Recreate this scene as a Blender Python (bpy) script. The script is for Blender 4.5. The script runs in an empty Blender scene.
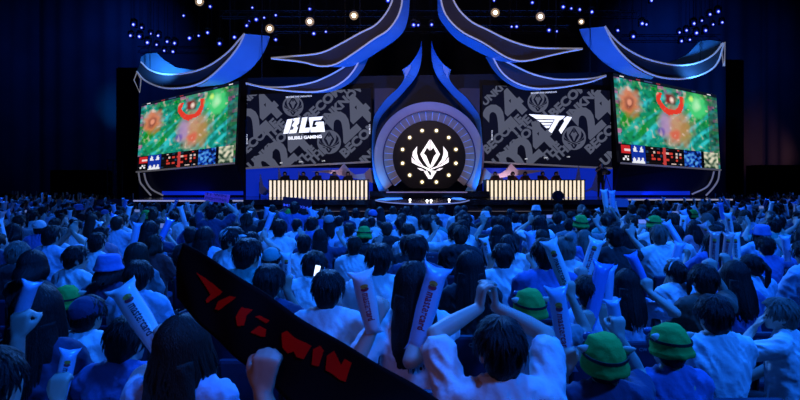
import bpy, bmesh, math, random
import numpy as np
from mathutils import Vector, Matrix, noise as mnoise

# ------------------------------------------------------------------ camera, world, lights, exposure
scene = bpy.context.scene
COL = scene.collection
CZ, FPX, HOR = 1.82, 500.0, 186.0          # eye height, focal length in px of an 800x400 frame, horizon row
cam_d = bpy.data.cameras.new('camera')
cam_d.sensor_width = 36.0
cam_d.lens = FPX / 800 * 36
cam_d.shift_y = -(200 - HOR) / 800
cam_d.clip_start = 0.05
cam_d.clip_end = 300
cam_d.dof.use_dof = True
cam_d.dof.focus_distance = 9.0
cam_d.dof.aperture_fstop = 7.0
cam = bpy.data.objects.new('camera', cam_d)
cam.location = (0, 0, CZ)
cam.rotation_euler = (math.pi / 2, 0, 0)
COL.objects.link(cam)
scene.camera = cam
vs = scene.view_settings
vs.view_transform = 'Standard'
vs.look = 'None'
vs.gamma = 1
vs.use_curve_mapping = False
vs.exposure = 0.0
world = bpy.data.worlds.new('arena_dark')
scene.world = world
world.use_nodes = True
world.node_tree.nodes['Background'].inputs[0].default_value = (0.004, 0.012, 0.06, 1)
world.node_tree.nodes['Background'].inputs[1].default_value = 0.25


def aim(o, target):
    d = Vector(target) - o.location
    o.rotation_euler = d.to_track_quat('-Z', 'Y').to_euler()


def area(name, loc, target, size, power, col, spread=180):
    l = bpy.data.lights.new(name, 'AREA')
    l.shape = 'DISK'
    l.size = size
    l.energy = power
    l.color = col
    l.spread = math.radians(spread)
    o = bpy.data.objects.new(name, l)
    o.location = loc
    COL.objects.link(o)
    aim(o, target)
    return o


def spot(name, loc, target, power, col, ang, blend=0.6, rad=0.2):
    l = bpy.data.lights.new(name, 'SPOT')
    l.energy = power
    l.color = col
    l.spot_size = math.radians(ang)
    l.spot_blend = blend
    l.shadow_soft_size = rad
    o = bpy.data.objects.new(name, l)
    o.location = loc
    COL.objects.link(o)
    aim(o, target)
    return o


DZ_L = 1.40
BLUE = (0.007, 0.15, 1.0)
PALE = (0.05, 0.26, 1.0)
DEEP = (0.0, 0.035, 1.0)
# audience blue wash hung over the floor
spot('wash_over_floor_light', (7.0, -2.5, 9.5), (2.0, 5.5, 1.0), 5600, BLUE, 75, 1.0, .5)
spot('wash_from_truss_light', (1.5, 4.5, 12.5), (0.8, 5.5, 1.0), 7000, BLUE, 85, 1.0, .6)
spot('wash_from_stage_light', (-3.0, 19.0, 11.5), (1.0, 7.0, 1.0), 12500, PALE, 80, 1.0, .6)
spot('wash_side_light', (14.0, 14.0, 11.0), (7.5, 11.0, 1.0), 5000, (0.01, 0.15, 1.0), 90, 1.0, .6)
spot('wash_other_side_light', (-15.0, 18.0, 11.0), (-11.0, 17.0, 1.0), 6800, (0.01, 0.14, 1.0), 100, 1.0, .6)
spot('wash_stand_light', (19.0, 19.0, 11.0), (17.0, 20.0, 1.0), 4000, (0.015, 0.13, 1.0), 100, 1.0, .6)
spot('house_lamp', (-1.2, -2.2, 4.2), (-0.35, 1.3, 1.3), 50, (1.0, .40, .2), 24, 1.0, .15)
# stage sculptures: blue uplights on the deck and an added soft lavender fill on the fin fronts
for sx in (-9.5, -3.5, 6.5, 12.5):
    spot('deck_uplight', (sx, 21.4, 1.6), (sx * 0.8 + 0.4, 25.6, 9.0), 2200, (0.012, 0.16, 1.0), 95, 0.8, 0.15)
spot('ring_fill_light', (1.2, 15.0, 11.0), (1.55, 27.0, 4.0), 2600, (1.0, .62, .66), 19, 1.0, .3)  # pinkish spot added to brighten the ring panels
for sx, tx in ((-.55, -1.35), (3.65, 4.45)):
    spot('ring_foot_light', (sx, 25.6, 1.72), (tx, 26.6, 2.7), 170, (.02, .30, 1.0), 100, 1.0, .1)
area('front_fill_light', (1.0, 11.0, 10.0), (1.0, 27.0, 6.0), 1.5, 150, (0.75, 0.55, 0.62), 80)
for sx, tx in ((-22, -27), (23, 26)):  # added spots: the lit drapes stand in for blue haze
    spot('drape_wash_light', (sx, 38, 17.5), (tx, 46.4, 13.0), 2600, (.006, .11, 1.0), 110, 1.0, .4)
spot('drape_beam_light', (-24.5, 37, 3.0), (-26.3, 46.4, 9.0), 4200, (.0, .30, 1.0), 22, 1.0, .3)
spot('drape_beam_light', (25, 37, 3.0), (30.0, 46.4, 10.5), 1500, (.0, .2, 1.0), 30, 1.0, .3)
spot('warm_drape_light', (31.5, 40, 3.0), (33, 46, 5.5), 500, (1.0, .35, .3), 60, 1.0, .3)  # warm spot added to tint the drape with a dim glow


# ------------------------------------------------------------------ helpers
def P(px, py, Y):
    return Vector(((px - 400) / FPX * Y, Y, CZ + (HOR - py) / FPX * Y))


def lin(r, g, b):
    def f(c):
        c /= 255.0
        return c / 12.92 if c <= 0.04045 else ((c + 0.055) / 1.055) ** 2.4
    return (f(r), f(g), f(b), 1.0)


MATS = {}


def mat(name, col=(0.5, 0.5, 0.5, 1), rough=0.6, metal=0.0, emit=None, estr=1.0, bump=None, vary=0.0, vscale=6.0, spec=0.5, sheen=0.0, sample=False, coat=0.0, stretch=None):
    if name in MATS:
        return MATS[name]
    m = bpy.data.materials.new(name)
    m.use_nodes = True
    nt = m.node_tree
    b = nt.nodes['Principled BSDF']
    col = tuple(col) if len(col) == 4 else tuple(col) + (1.0,)
    b.inputs['Base Color'].default_value = col
    b.inputs['Roughness'].default_value = rough
    b.inputs['Metallic'].default_value = metal
    b.inputs['Specular IOR Level'].default_value = spec
    b.inputs['Coat Weight'].default_value = coat
    if sheen:
        b.inputs['Sheen Weight'].default_value = sheen
    if emit is not None:
        b.inputs['Emission Color'].default_value = emit if len(emit) == 4 else tuple(emit) + (1.0,)
        b.inputs['Emission Strength'].default_value = estr
        if not sample:
            m.cycles.emission_sampling = 'NONE'
    if vary or bump:
        tc = nt.nodes.new('ShaderNodeTexCoord')
        src = tc.outputs['Object']
        if stretch:
            mp = nt.nodes.new('ShaderNodeMapping')
            mp.inputs['Scale'].default_value = stretch
            nt.links.new(src, mp.inputs['Vector'])
            src = mp.outputs['Vector']
        nz = nt.nodes.new('ShaderNodeTexNoise')
        nz.inputs['Scale'].default_value = vscale if not bump else bump[0]
        nz.inputs['Detail'].default_value = 3.0
        nt.links.new(src, nz.inputs['Vector'])
        if vary:
            n2 = nt.nodes.new('ShaderNodeTexNoise')
            n2.inputs['Scale'].default_value = vscale
            nt.links.new(src, n2.inputs['Vector'])
            mx = nt.nodes.new('ShaderNodeMix')
            mx.data_type = 'RGBA'
            mx.inputs['A'].default_value = tuple(c * (1 - vary) for c in col[:3]) + (1,)
            mx.inputs['B'].default_value = tuple(min(1, c * (1 + vary)) for c in col[:3]) + (1,)
            nt.links.new(n2.outputs['Fac'], mx.inputs['Factor'])
            nt.links.new(mx.outputs['Result'], b.inputs['Base Color'])
        if bump:
            bp = nt.nodes.new('ShaderNodeBump')
            bp.inputs['Strength'].default_value = bump[1]
            bp.inputs['Distance'].default_value = bump[2]
            nt.links.new(nz.outputs['Fac'], bp.inputs['Height'])
            nt.links.new(bp.outputs['Normal'], b.inputs['Normal'])
    MATS[name] = m
    return m


def link(o):
    COL.objects.link(o)
    return o


def obj(name, me, m=None, parent=None, smooth=False):
    o = bpy.data.objects.new(name, me)
    if m is not None:
        for mm in (m if isinstance(m, (list, tuple)) else [m]):
            me.materials.append(mm)
    if smooth:
        me.polygons.foreach_set('use_smooth', [True] * len(me.polygons))
    COL.objects.link(o)
    if parent is not None:
        o.parent = parent
    return o


def tag(o, label=None, cat=None, group=None, kind=None):
    if label:
        o['label'] = label
    if cat:
        o['category'] = cat
    if group:
        o['group'] = group
    if kind:
        o['kind'] = kind
    return o


def empty(name, loc=(0, 0, 0), rz=0.0, scale=1.0):
    o = bpy.data.objects.new(name, None)
    o.location = loc
    o.rotation_euler = (0, 0, rz)
    o.scale = (scale,) * 3
    o.empty_display_size = 0.1
    COL.objects.link(o)
    return o


def ob_mesh(name, bm):
    me = bpy.data.meshes.new(name)
    bmesh.ops.recalc_face_normals(bm, faces=bm.faces[:])
    bm.to_mesh(me)
    bm.free()
    return me


def bx(bm, x0, x1, y0, y1, z0, z1, bevel=0.0):
    r = bmesh.ops.create_cube(bm, size=1.0, matrix=Matrix.Translation(((x0 + x1) / 2, (y0 + y1) / 2, (z0 + z1) / 2)) @ Matrix.Diagonal((x1 - x0, y1 - y0, z1 - z0, 1)))
    if bevel:
        es = list({e for v in r['verts'] for e in v.link_edges})
        bmesh.ops.bevel(bm, geom=es, offset=bevel, segments=2, affect='EDGES', profile=0.5)


def box_mesh(name, x0, x1, y0, y1, z0, z1, bevel=0.0):
    bm = bmesh.new()
    bx(bm, x0, x1, y0, y1, z0, z1, bevel)
    return ob_mesh(name, bm)


def spline(pts, n):
    """Catmull-Rom through pts, resampled to n points by arc length (pts: list of 2- or 3-tuples)."""
    p = np.array(pts, float)
    if len(p) > 2:
        q = np.vstack([2 * p[0] - p[1], p, 2 * p[-1] - p[-2]])
        out = []
        for i in range(1, len(q) - 2):
            t = np.linspace(0, 1, 12, endpoint=False)[:, None]
            a, b, c, d = q[i - 1], q[i], q[i + 1], q[i + 2]
            out.append(0.5 * ((2 * b) + (c - a) * t + (2 * a - 5 * b + 4 * c - d) * t ** 2 + (3 * b - a - 3 * c + d) * t ** 3))
        out.append(p[-1:])
        p = np.vstack(out)
    s = np.r_[0, np.cumsum(np.linalg.norm(np.diff(p, axis=0), axis=1))]
    u = np.linspace(0, s[-1], n)
    return np.stack([np.interp(u, s, p[:, k]) for k in range(p.shape[1])], 1)


def loft_px(name, ca, Ya, cb, Yb, thick=0.12, n=48):
    """A solid ribbon between two smooth curves read in the 800x400 frame, each at its own distance."""
    a = [P(x, y, Ya) for x, y in spline(ca, n)]
    b = [P(x, y, Yb) for x, y in spline(cb, n)]
    bm = bmesh.new()
    A = [bm.verts.new(v) for v in a]
    B = [bm.verts.new(v) for v in b]
    off = Vector((0, thick, 0))
    A2 = [bm.verts.new(v + off) for v in a]
    B2 = [bm.verts.new(v + off) for v in b]
    for i in range(n - 1):
        for q in ((A[i], A[i + 1], B[i + 1], B[i]), (A2[i], B2[i], B2[i + 1], A2[i + 1]), (A[i], A2[i], A2[i + 1], A[i + 1]), (B[i], B[i + 1], B2[i + 1], B2[i])):
            bm.faces.new(q)
    bm.faces.new((A[0], B[0], B2[0], A2[0]))
    bm.faces.new((A[-1], A2[-1], B2[-1], B[-1]))
    bmesh.ops.remove_doubles(bm, verts=bm.verts[:], dist=0.0005)
    return ob_mesh(name, bm)


def tube_mesh(name, pts, r, sides=6, n=None):
    """A tube along 3-D points; r is a number or one radius per point."""
    pts = [Vector(p) for p in pts]
    if n:
        pts = [Vector(p) for p in spline(pts, n)]
    rr = r if hasattr(r, '__len__') else [r] * len(pts)
    bm = bmesh.new()
    rings = []
    for i, p in enumerate(pts):
        d = (pts[min(i + 1, len(pts) - 1)] - pts[max(i - 1, 0)]).normalized()
        up = Vector((0, 0, 1)) if abs(d.z) < 0.9 else Vector((0, 1, 0))
        u = d.cross(up).normalized()
        w = u.cross(d).normalized()
        rings.append([bm.verts.new(p + (u * math.cos(t) + w * math.sin(t)) * rr[i]) for t in [2 * math.pi * k / sides for k in range(sides)]])
    for a, b in zip(rings, rings[1:]):
        for k in range(sides):
            bm.faces.new((a[k], a[(k + 1) % sides], b[(k + 1) % sides], b[k]))
    bm.faces.new(rings[0][::-1])
    bm.faces.new(rings[-1])
    return ob_mesh(name, bm)


def line_px(name, c, Y, r, n=40, smooth=True):
    q = spline(c, n) if smooth else np.array(c, float)
    return tube_mesh(name, [P(x, y, Y) for x, y in q], r)


def poly_px(name, pts, Y, thick=0.1, curved=0, bulge=0.0):
    """Extruded outline read in the frame at distance Y."""
    if curved:
        pts = spline(list(pts) + [pts[0]], curved)[:-1]
    bm = bmesh.new()
    f = [bm.verts.new(P(x, y, Y)) for x, y in pts]
    face = bm.faces.new(f)
    r = bmesh.ops.extrude_face_region(bm, geom=[face])
    for v in r['geom']:
        if isinstance(v, bmesh.types.BMVert):
            v.co.y += thick
    bmesh.ops.triangulate(bm, faces=[x for x in bm.faces if len(x.verts) > 4])
    return ob_mesh(name, bm)


def cyl(bm, c, r0, r1, h, seg=16, axis='Z', cap=True):
    m = Matrix.Translation(c)
    if axis == 'Y':
        m = m @ Matrix.Rotation(math.pi / 2, 4, 'X')
    elif axis == 'X':
        m = m @ Matrix.Rotation(math.pi / 2, 4, 'Y')
    bmesh.ops.create_cone(bm, cap_ends=cap, segments=seg, radius1=r0, radius2=r1, depth=h, matrix=m)


_text_cache = {}


def text_mesh(body, bold=0.02, size=1.0, spacing=1.0):
    """Flat lettering: triangles in the XY plane, baseline at 0, left at 0, capital height ~0.7*size."""
    k = (body, bold, size, spacing)
    if k not in _text_cache:
        c = bpy.data.curves.new('lettering', 'FONT')
        c.body = body
        c.size = size
        c.offset = bold
        c.space_character = spacing
        c.resolution_u = 3
        o = bpy.data.objects.new('lettering', c)
        COL.objects.link(o)
        dg = bpy.context.evaluated_depsgraph_get()
        me = bpy.data.meshes.new_from_object(o.evaluated_get(dg))
        v = np.empty(len(me.vertices) * 3)
        me.vertices.foreach_get('co', v)
        v = v.reshape(-1, 3)[:, :2]
        f = [tuple(p.vertices) for p in me.polygons]
        bpy.data.objects.remove(o)
        bpy.data.curves.remove(c)
        bpy.data.meshes.remove(me)
        _text_cache[k] = (v - v.min(0) * np.array([1, 0]), f)
    return _text_cache[k]


# ------------------------------------------------------------------ the hall
def struct(name, me, m, label=None):
    o = obj(name, me, m)
    tag(o, label, None, None, 'structure')
    return o


M_floor = mat('dark_floor', lin(26, 26, 32), 0.5, bump=(40, 0.2, 0.01), vary=0.3, vscale=3)
M_wall = mat('dark_drape', (0.03, 0.035, 0.055), 0.9, vary=0.5, vscale=0.35)
M_ceil = mat('dark_ceiling', (0.012, 0.012, 0.016), 0.9)
struct('floor', box_mesh('floor', -34, 34, -4, 47, -0.2, 0.0), M_floor)
struct('ceiling', box_mesh('ceiling', -34, 34, -4, 47, 21.0, 21.2), M_ceil)


def drape(name, a, b, z1=21.0, amp=0.10, per=1.7):
    a, b = Vector(a), Vector(b)
    L = (b - a).length
    n = int(L / 0.2)
    nrm = Vector((-(b - a).y, (b - a).x, 0)).normalized()
    bm = bmesh.new()
    lo, hi = [], []
    for i in range(n + 1):
        s = i / n * L
        off = nrm * (amp * math.sin(s / per * 2 * math.pi + 1.3 * math.sin(s * 0.7)))
        p = a.lerp(b, i / n) + off
        lo.append(bm.verts.new((p.x, p.y, 0)))
        hi.append(bm.verts.new((p.x, p.y, z1)))
    for i in range(n):
        bm.faces.new((lo[i], lo[i + 1], hi[i + 1], hi[i]))
    me = ob_mesh(name, bm)
    me.polygons.foreach_set('use_smooth', [True] * len(me.polygons))
    return struct(name, me, M_wall)


drape('wall_back', (-34, 46.5, 0), (34, 46.5, 0))
drape('wall_left', (-33.6, -4, 0), (-33.6, 46.5, 0))
drape('wall_right', (33.6, 46.5, 0), (33.6, -4, 0))

# ------------------------------------------------------------------ stage deck
DZ = CZ - 0.6
M_deck = mat('stage_deck_gloss', (0.010, 0.012, 0.02), 0.12, vary=0.3, vscale=2, coat=0.3)
M_fascia = mat('stage_fascia', (0.012, 0.012, 0.016), 0.7)
M_ledline = mat('led_edge_white', (0.6, 0.6, 0.65), 0.4, emit=lin(150, 150, 170), estr=0.9)
M_ledthin = mat('led_edge_dim', (0.5, 0.5, 0.6), 0.4, emit=lin(110, 112, 150), estr=0.45)
stage = empty('stage', (1.5, 27, 0))
tag(stage, 'glossy black stage platform with thin lit edge in front of the screens', 'stage')


def local(o, parent):
    o.parent = parent
    o.matrix_parent_inverse = Matrix.Translation(-parent.location)
    return o


local(obj('deck', box_mesh('deck', -13.4, 16.6, 22.0, 36.0, DZ - 0.25, DZ, 0.02), M_deck), stage)
local(obj('fascia', box_mesh('fascia', -13.2, 16.4, 22.15, 35.8, 0.0, DZ - 0.25), M_fascia), stage)
# lower front step with a thin dotted strip
local(obj('front_step', box_mesh('front_step', -7.0, 9.6, 20.6, 22.13, 0.0, CZ - 1.02), M_fascia), stage)
local(obj('step_light_strip', box_mesh('step_light_strip', -6.9, 5.4, 20.55, 20.6, CZ - 1.05, CZ - 1.03), mat('strip_warm_dim', (.3, .3, .3), .5, emit=lin(120, 115, 110), estr=0.35)), stage)
for x0, x1, z in ((-11.7, -6.9, DZ - 0.02), (9.9, 13.2, DZ + 0.03), (13.45, 14.6, DZ + 0.03)):
    local(obj('edge_light_strip', box_mesh('edge_light_strip', x0, x1, 21.93, 22.0, z - 0.06, z), M_ledline), stage)
# curved thrust in the middle and the raised ring platform
thr = [(374, 199.2), (380, 200.6), (395, 202.2), (425, 203.4), (450, 202.6), (462, 201.4), (470, 199.4)]
bm = bmesh.new()
top = []
for x, y in spline(thr, 30):
    Y = 0.6 * FPX / (y - HOR)
    p = P(x, y, Y)
    top.append((p.x, p.y))
top += [(top[-1][0] + .3, 22.1), (top[0][0] - .3, 22.1)]
tv = [bm.verts.new((x, y, DZ + 0.005)) for x, y in top]
f = bm.faces.new(tv)
r = bmesh.ops.extrude_face_region(bm, geom=[f])
for g in r['geom']:
    if isinstance(g, bmesh.types.BMVert):
        g.co.z = 0.3
bmesh.ops.triangulate(bm, faces=[x for x in bm.faces if len(x.verts) > 4])
local(obj('thrust', ob_mesh('thrust', bm), M_deck), stage)
local(obj('thrust_edge_light', tube_mesh('thrust_edge_light', [(x, y - .02, DZ - 0.03) for x, y in top[:-2]], 0.025), mat('led_edge_blue', (.4, .5, .7), .4, emit=lin(120, 140, 215), estr=0.6)), stage)
plat = tag(empty('ring_platform', (1.5, 26.7, DZ)), 'low glossy black platform with a lavender lit edge under the round portal', 'platform')
local(obj('platform_body', box_mesh('ring_platform', -1.55, 4.55, 25.3, 28.2, DZ + .001, CZ - 0.26, 0.02), M_deck), plat)
local(obj('platform_edge_light', box_mesh('platform_edge_light', -0.7, 3.4, 25.26, 25.3, CZ - 0.34, CZ - 0.29), mat('edge_lavender', (.5, .45, .6), .4, emit=lin(120, 105, 150), estr=0.6)), plat)
# lit floor wedges each side of the thrust
M_wedge = mat('floor_led_blue', (.05, .1, .3), .3, emit=lin(50, 130, 255), estr=1.3)
for w in ([(376, 199.9), (408, 193.6), (400, 196.5), (403, 199.2), (386, 200.6)], [(466, 199.6), (448, 193.6), (455, 196.5), (451, 199.0), (460, 200.2)]):
    bm = bmesh.new()
    q = []
    for x, y in w:
        Y = 0.6 * FPX / (y - HOR)
        q.append(bm.verts.new((P(x, y, Y).x, Y, DZ + 0.012)))
    f = bm.faces.new(q)
    r = bmesh.ops.extrude_face_region(bm, geom=[f])
    for g in r['geom']:
        if isinstance(g, bmesh.types.BMVert):
            g.co.z -= 0.006
    local(obj('floor_light_panel', ob_mesh('floor_light_panel', bm), M_wedge), stage)
# little floor lamps on the thrust edge
for i, (x, y) in enumerate([(410, 201.5), (427, 202.6), (431, 202.4), (449, 201.4)]):
    Y = 0.6 * FPX / (y - HOR) + 0.1
    t = empty('footlight', (P(x, y, Y).x, Y, DZ + 0.006))
    bm = bmesh.new(); bx(bm, -.08, .08, -.06, .06, 0, .1, .01)
    obj('housing', ob_mesh('housing', bm), M_fascia, t)
    bm = bmesh.new(); cyl(bm, (0, -.065, .055), .045, .045, .01, 12, 'Y')
    obj('lens', ob_mesh('lens', bm), mat('lens_white', (1, 1, 1), .3, emit=(1, .95, .9), estr=4), t)
    tag(t, 'small white footlight on the curved front of the stage', 'lamp', 'footlights on the stage front')

# ------------------------------------------------------------------ big screens with flat print
M_screen = mat('screen_navy', (.001,.001,.002), 0.6, spec=.1, emit=lin(9, 10, 24), estr=1.0)
M_scrgrey = mat('screen_grey_print', (.002, .002, .003), 0.6, spec=.1, emit=lin(82, 86, 104), estr=1.0)
M_scrwhite = mat('screen_white_print', (.5, .5, .5), 0.4, emit=(1, 1, 1), estr=1.05, sample=True)
M_bezel = mat('black_bezel', (0.012, 0.012, 0.016), 0.5)


def clip_quad(bm, quad):
    """Keep the part of a flat print (x, y in frame px; y down) inside a convex quad."""
    c = Vector((sum(q[0] for q in quad) / 4, sum(q[1] for q in quad) / 4, 0))
    for i in range(4):
        a = Vector((*quad[i], 0)); b = Vector((*quad[(i + 1) % 4], 0))
        n = Vector(((b - a).y, -(b - a).x, 0)).normalized()
        if n.dot(c - a) > 0:
            n = -n
        bmesh.ops.bisect_plane(bm, geom=bm.verts[:] + bm.edges[:] + bm.faces[:], plane_co=a, plane_no=n, clear_outer=True)


def print_px(name, polys, quad, Y, m, parent):
    """polys: list of (verts[(px,py)], faces) → one flat print, clipped to the screen, 1 cm in front of it."""
    bm = bmesh.new()
    for V, F in polys:
        vv = [bm.verts.new((x, y, 0)) for x, y in V]
        for f in F:
            try:
                bm.faces.new([vv[i] for i in f])
            except ValueError:
                pass
    if quad:
        clip_quad(bm, quad)
    for v in bm.verts:
        v.co = P(v.co.x, v.co.y, Y)
    me = bpy.data.meshes.new(name)
    bm.to_mesh(me)
    bm.free()
    o = obj(name, me, m)
    return local(o, parent)


def rot_text(body, x, y, h, ang, bold=0.03, stretch=1.0, spacing=1.0):
    V, F = text_mesh(body, bold, 1.0, spacing)
    s = h / 0.73
    c, sn = math.cos(math.radians(ang)), math.sin(math.radians(ang))
    vx, vy = V[:, 0] * s * stretch, V[:, 1] * s
    return ([(x + a * c - b * sn, y - a * sn - b * c) for a, b in zip(vx, vy)], F)


def ngon(pts):
    return (pts, [tuple(range(len(pts)))])


def mirror(pts, cx):
    return [(2 * cx - x, y) for x, y in pts][::-1]


EMBLEM = []
_half = [
    [(200, 38), (125, 155), (148, 200), (180, 250), (196, 264), (178, 212), (150, 155), (178, 103), (200, 128)],
    [(152, 150), (150, 165), (172, 205), (190, 250), (204, 268), (204, 250), (172, 168)],
    [(100, 93), (66, 138), (63, 170), (92, 212), (150, 250), (112, 198), (98, 150)],
    [(57, 178), (58, 220), (115, 250), (175, 272), (205, 284), (196, 268), (120, 238), (82, 208)],
    [(100, 264), (128, 284), (165, 286), (132, 268)],
    [(153, 291), (177, 284), (206, 334), (206, 348), (192, 352)],
]
for h_ in _half:
    EMBLEM.append(h_)
    EMBLEM.append(mirror(h_, 203))
EMBLEM.append([(150, 256), (185, 284), (205, 292), (212, 312), (248, 298), (205, 276)])


def emblem_polys(cx, cy, s):
    return [ngon([(cx + (x - 203) * s, cy + (y - 197) * s) for x, y in e]) for e in EMBLEM]


def big_screen(quad, Y, dx, dy, label):
    t = empty('led_screen', P(sum(q[0] for q in quad) / 4, quad[2][1], Y))
    tag(t, label, 'screen')
    local(obj('panel', poly_px('panel', quad, Y, 0.25), M_screen), t)
    A = 43
    L = []
    for s, x, y, h, b in (('24', 254, 138, 28, .045), ('024', 268, 184, 28, .045), ('24', 344, 143, 30, .045)):
        L.append(rot_text(s, x + dx, y + dy, h, A, b, 1.05, 0.95))
    for s, x, y, h in (('BECOME', 242, 158, 8.5), ('THE', 269, 141, 8.5), ('UNKNOWN', 252, 170, 8.5), ('BECOME', 309, 122, 9), ('UNKNOWN', 322, 127, 8.5),
                       ('BECOME', 345, 158, 9), ('UNKNOWN', 360, 170, 9), ('THE', 300, 166, 8), ('THE', 312, 166, 8), ('THE', 345, 96, 6), ('UNKNOWN', 240, 110, 7)):
        L.append(rot_text(s, x + dx, y + dy, h, A,   .05, 1.12))
    for x, y in ((276, 114), (311, 147)):
        L.append(ngon([(x + dx + a, y + dy + b) for a, b in ((-1.5, -1.5), (1.5, -1.5), (1.5, 1.5), (-1.5, 1.5))]))
    for q in L:
        print_px('backdrop_word', [q], quad, Y - 0.01, M_scrgrey, t)
    dark = mat('screen_dark_print', (.001,.001,.002), .6, spec=.1, emit=lin(12, 13, 30), estr=1.0)
    for x, y, r in ((293, 106, 10.5), (329, 142, 12)):
        dd = print_px('emblem_disc', [ngon([(x + dx + r * math.cos(k * math.pi / 14), y + dy + r * math.sin(k * math.pi / 14)) for k in range(28)])], quad, Y - 0.02, M_scrgrey, t)
        pp = print_px('emblem_print', emblem_polys(x + dx, y + dy, r * 1.15 / 200), quad, Y - 0.03, dark, t)
    W = [rot_text('BECOME THE UNKNOWN', 286 + dx, 98 + dy, 1.6, 3, .02)]
    W.append(rot_text('MSI', 280 + dx, 163.5 + dy, 1.3, 3, .02)); W.append(rot_text('2024', 299 + dx, 162.4 + dy, 1.3, 3, .02)); W.append(rot_text('LIVE', 322 + dx, 161.5 + dy, 1.3, 3, .02))
    W += [rot_text('BECOME THE', 247.6 + dx, 144 + dy, 1.2, 90, .02), rot_text('BECOME THE', 370.2 + dx, 134 + dy, 1.2, 90, .02)]
    for q in W:
        print_px('small_print', [q], quad, Y - 0.03, mat('screen_pale_print', (.4, .4, .4), .4, emit=(.62, .64, .7), estr=1), t)
    a, b = quad[3], quad[2]
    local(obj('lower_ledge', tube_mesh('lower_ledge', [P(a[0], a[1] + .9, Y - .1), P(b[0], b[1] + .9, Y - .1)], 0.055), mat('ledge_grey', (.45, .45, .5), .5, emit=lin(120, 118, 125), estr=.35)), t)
    return t


SL = [(247, 95), (371, 88), (370.5, 161), (246, 167.5)]
SR = [(483, 85), (610, 90.5), (612, 167.5), (483, 161)]
sL = big_screen(SL, 28.0, 0, 0, 'dark screen showing a white BLG logo over grey slanted lettering')
sR = big_screen(SR, 28.0, 245, -4, 'dark screen showing a white winged T1 logo over grey slanted lettering')


def from_crop(pts, ox, oy, k):
    return [(ox + x / k, oy + y / k) for x, y in pts]


k = 5.714
blg = [[(98, 226), (130, 221), (113, 284), (104, 306), (76, 308), (80, 288)],
       [(134, 220), (170, 214), (166, 248), (152, 262), (160, 274), (150, 303), (108, 306), (115, 286), (132, 283), (136, 270), (124, 262), (138, 240), (142, 232), (131, 234)],
       [(184, 215), (214, 212), (200, 274), (230, 271), (224, 299), (164, 303)],
       [(222, 214), (304, 208), (290, 228), (248, 232), (240, 270), (262, 269), (268, 256), (256, 256), (262, 240), (306, 237), (314, 296), (232, 299), (228, 262)]]
print_px('team_logo', [ngon(from_crop(p, 270, 80, k)) for p in blg] + [rot_text('BILIBILI GAMING', 288.3, 139.6, 3.0, 3, .045, 1.12)], None, 27.96, M_scrwhite, sL)
t1 = [[(85, 142), (452, 160), (428, 186), (392, 206), (318, 332), (285, 308), (348, 194), (160, 188)],
      [(172, 199), (338, 202), (327, 219), (203, 221)], [(210, 229), (320, 229), (311, 246), (230, 249)], [(238, 256), (306, 255), (291, 279), (262, 281)],
      [(470, 162), (520, 172), (412, 340), (388, 302), (442, 215), (436, 192)]]
print_px('team_logo', [ngon(from_crop(p, 520, 100, 10)) for p in t1], None, 27.96, M_scrwhite, sR)


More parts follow.
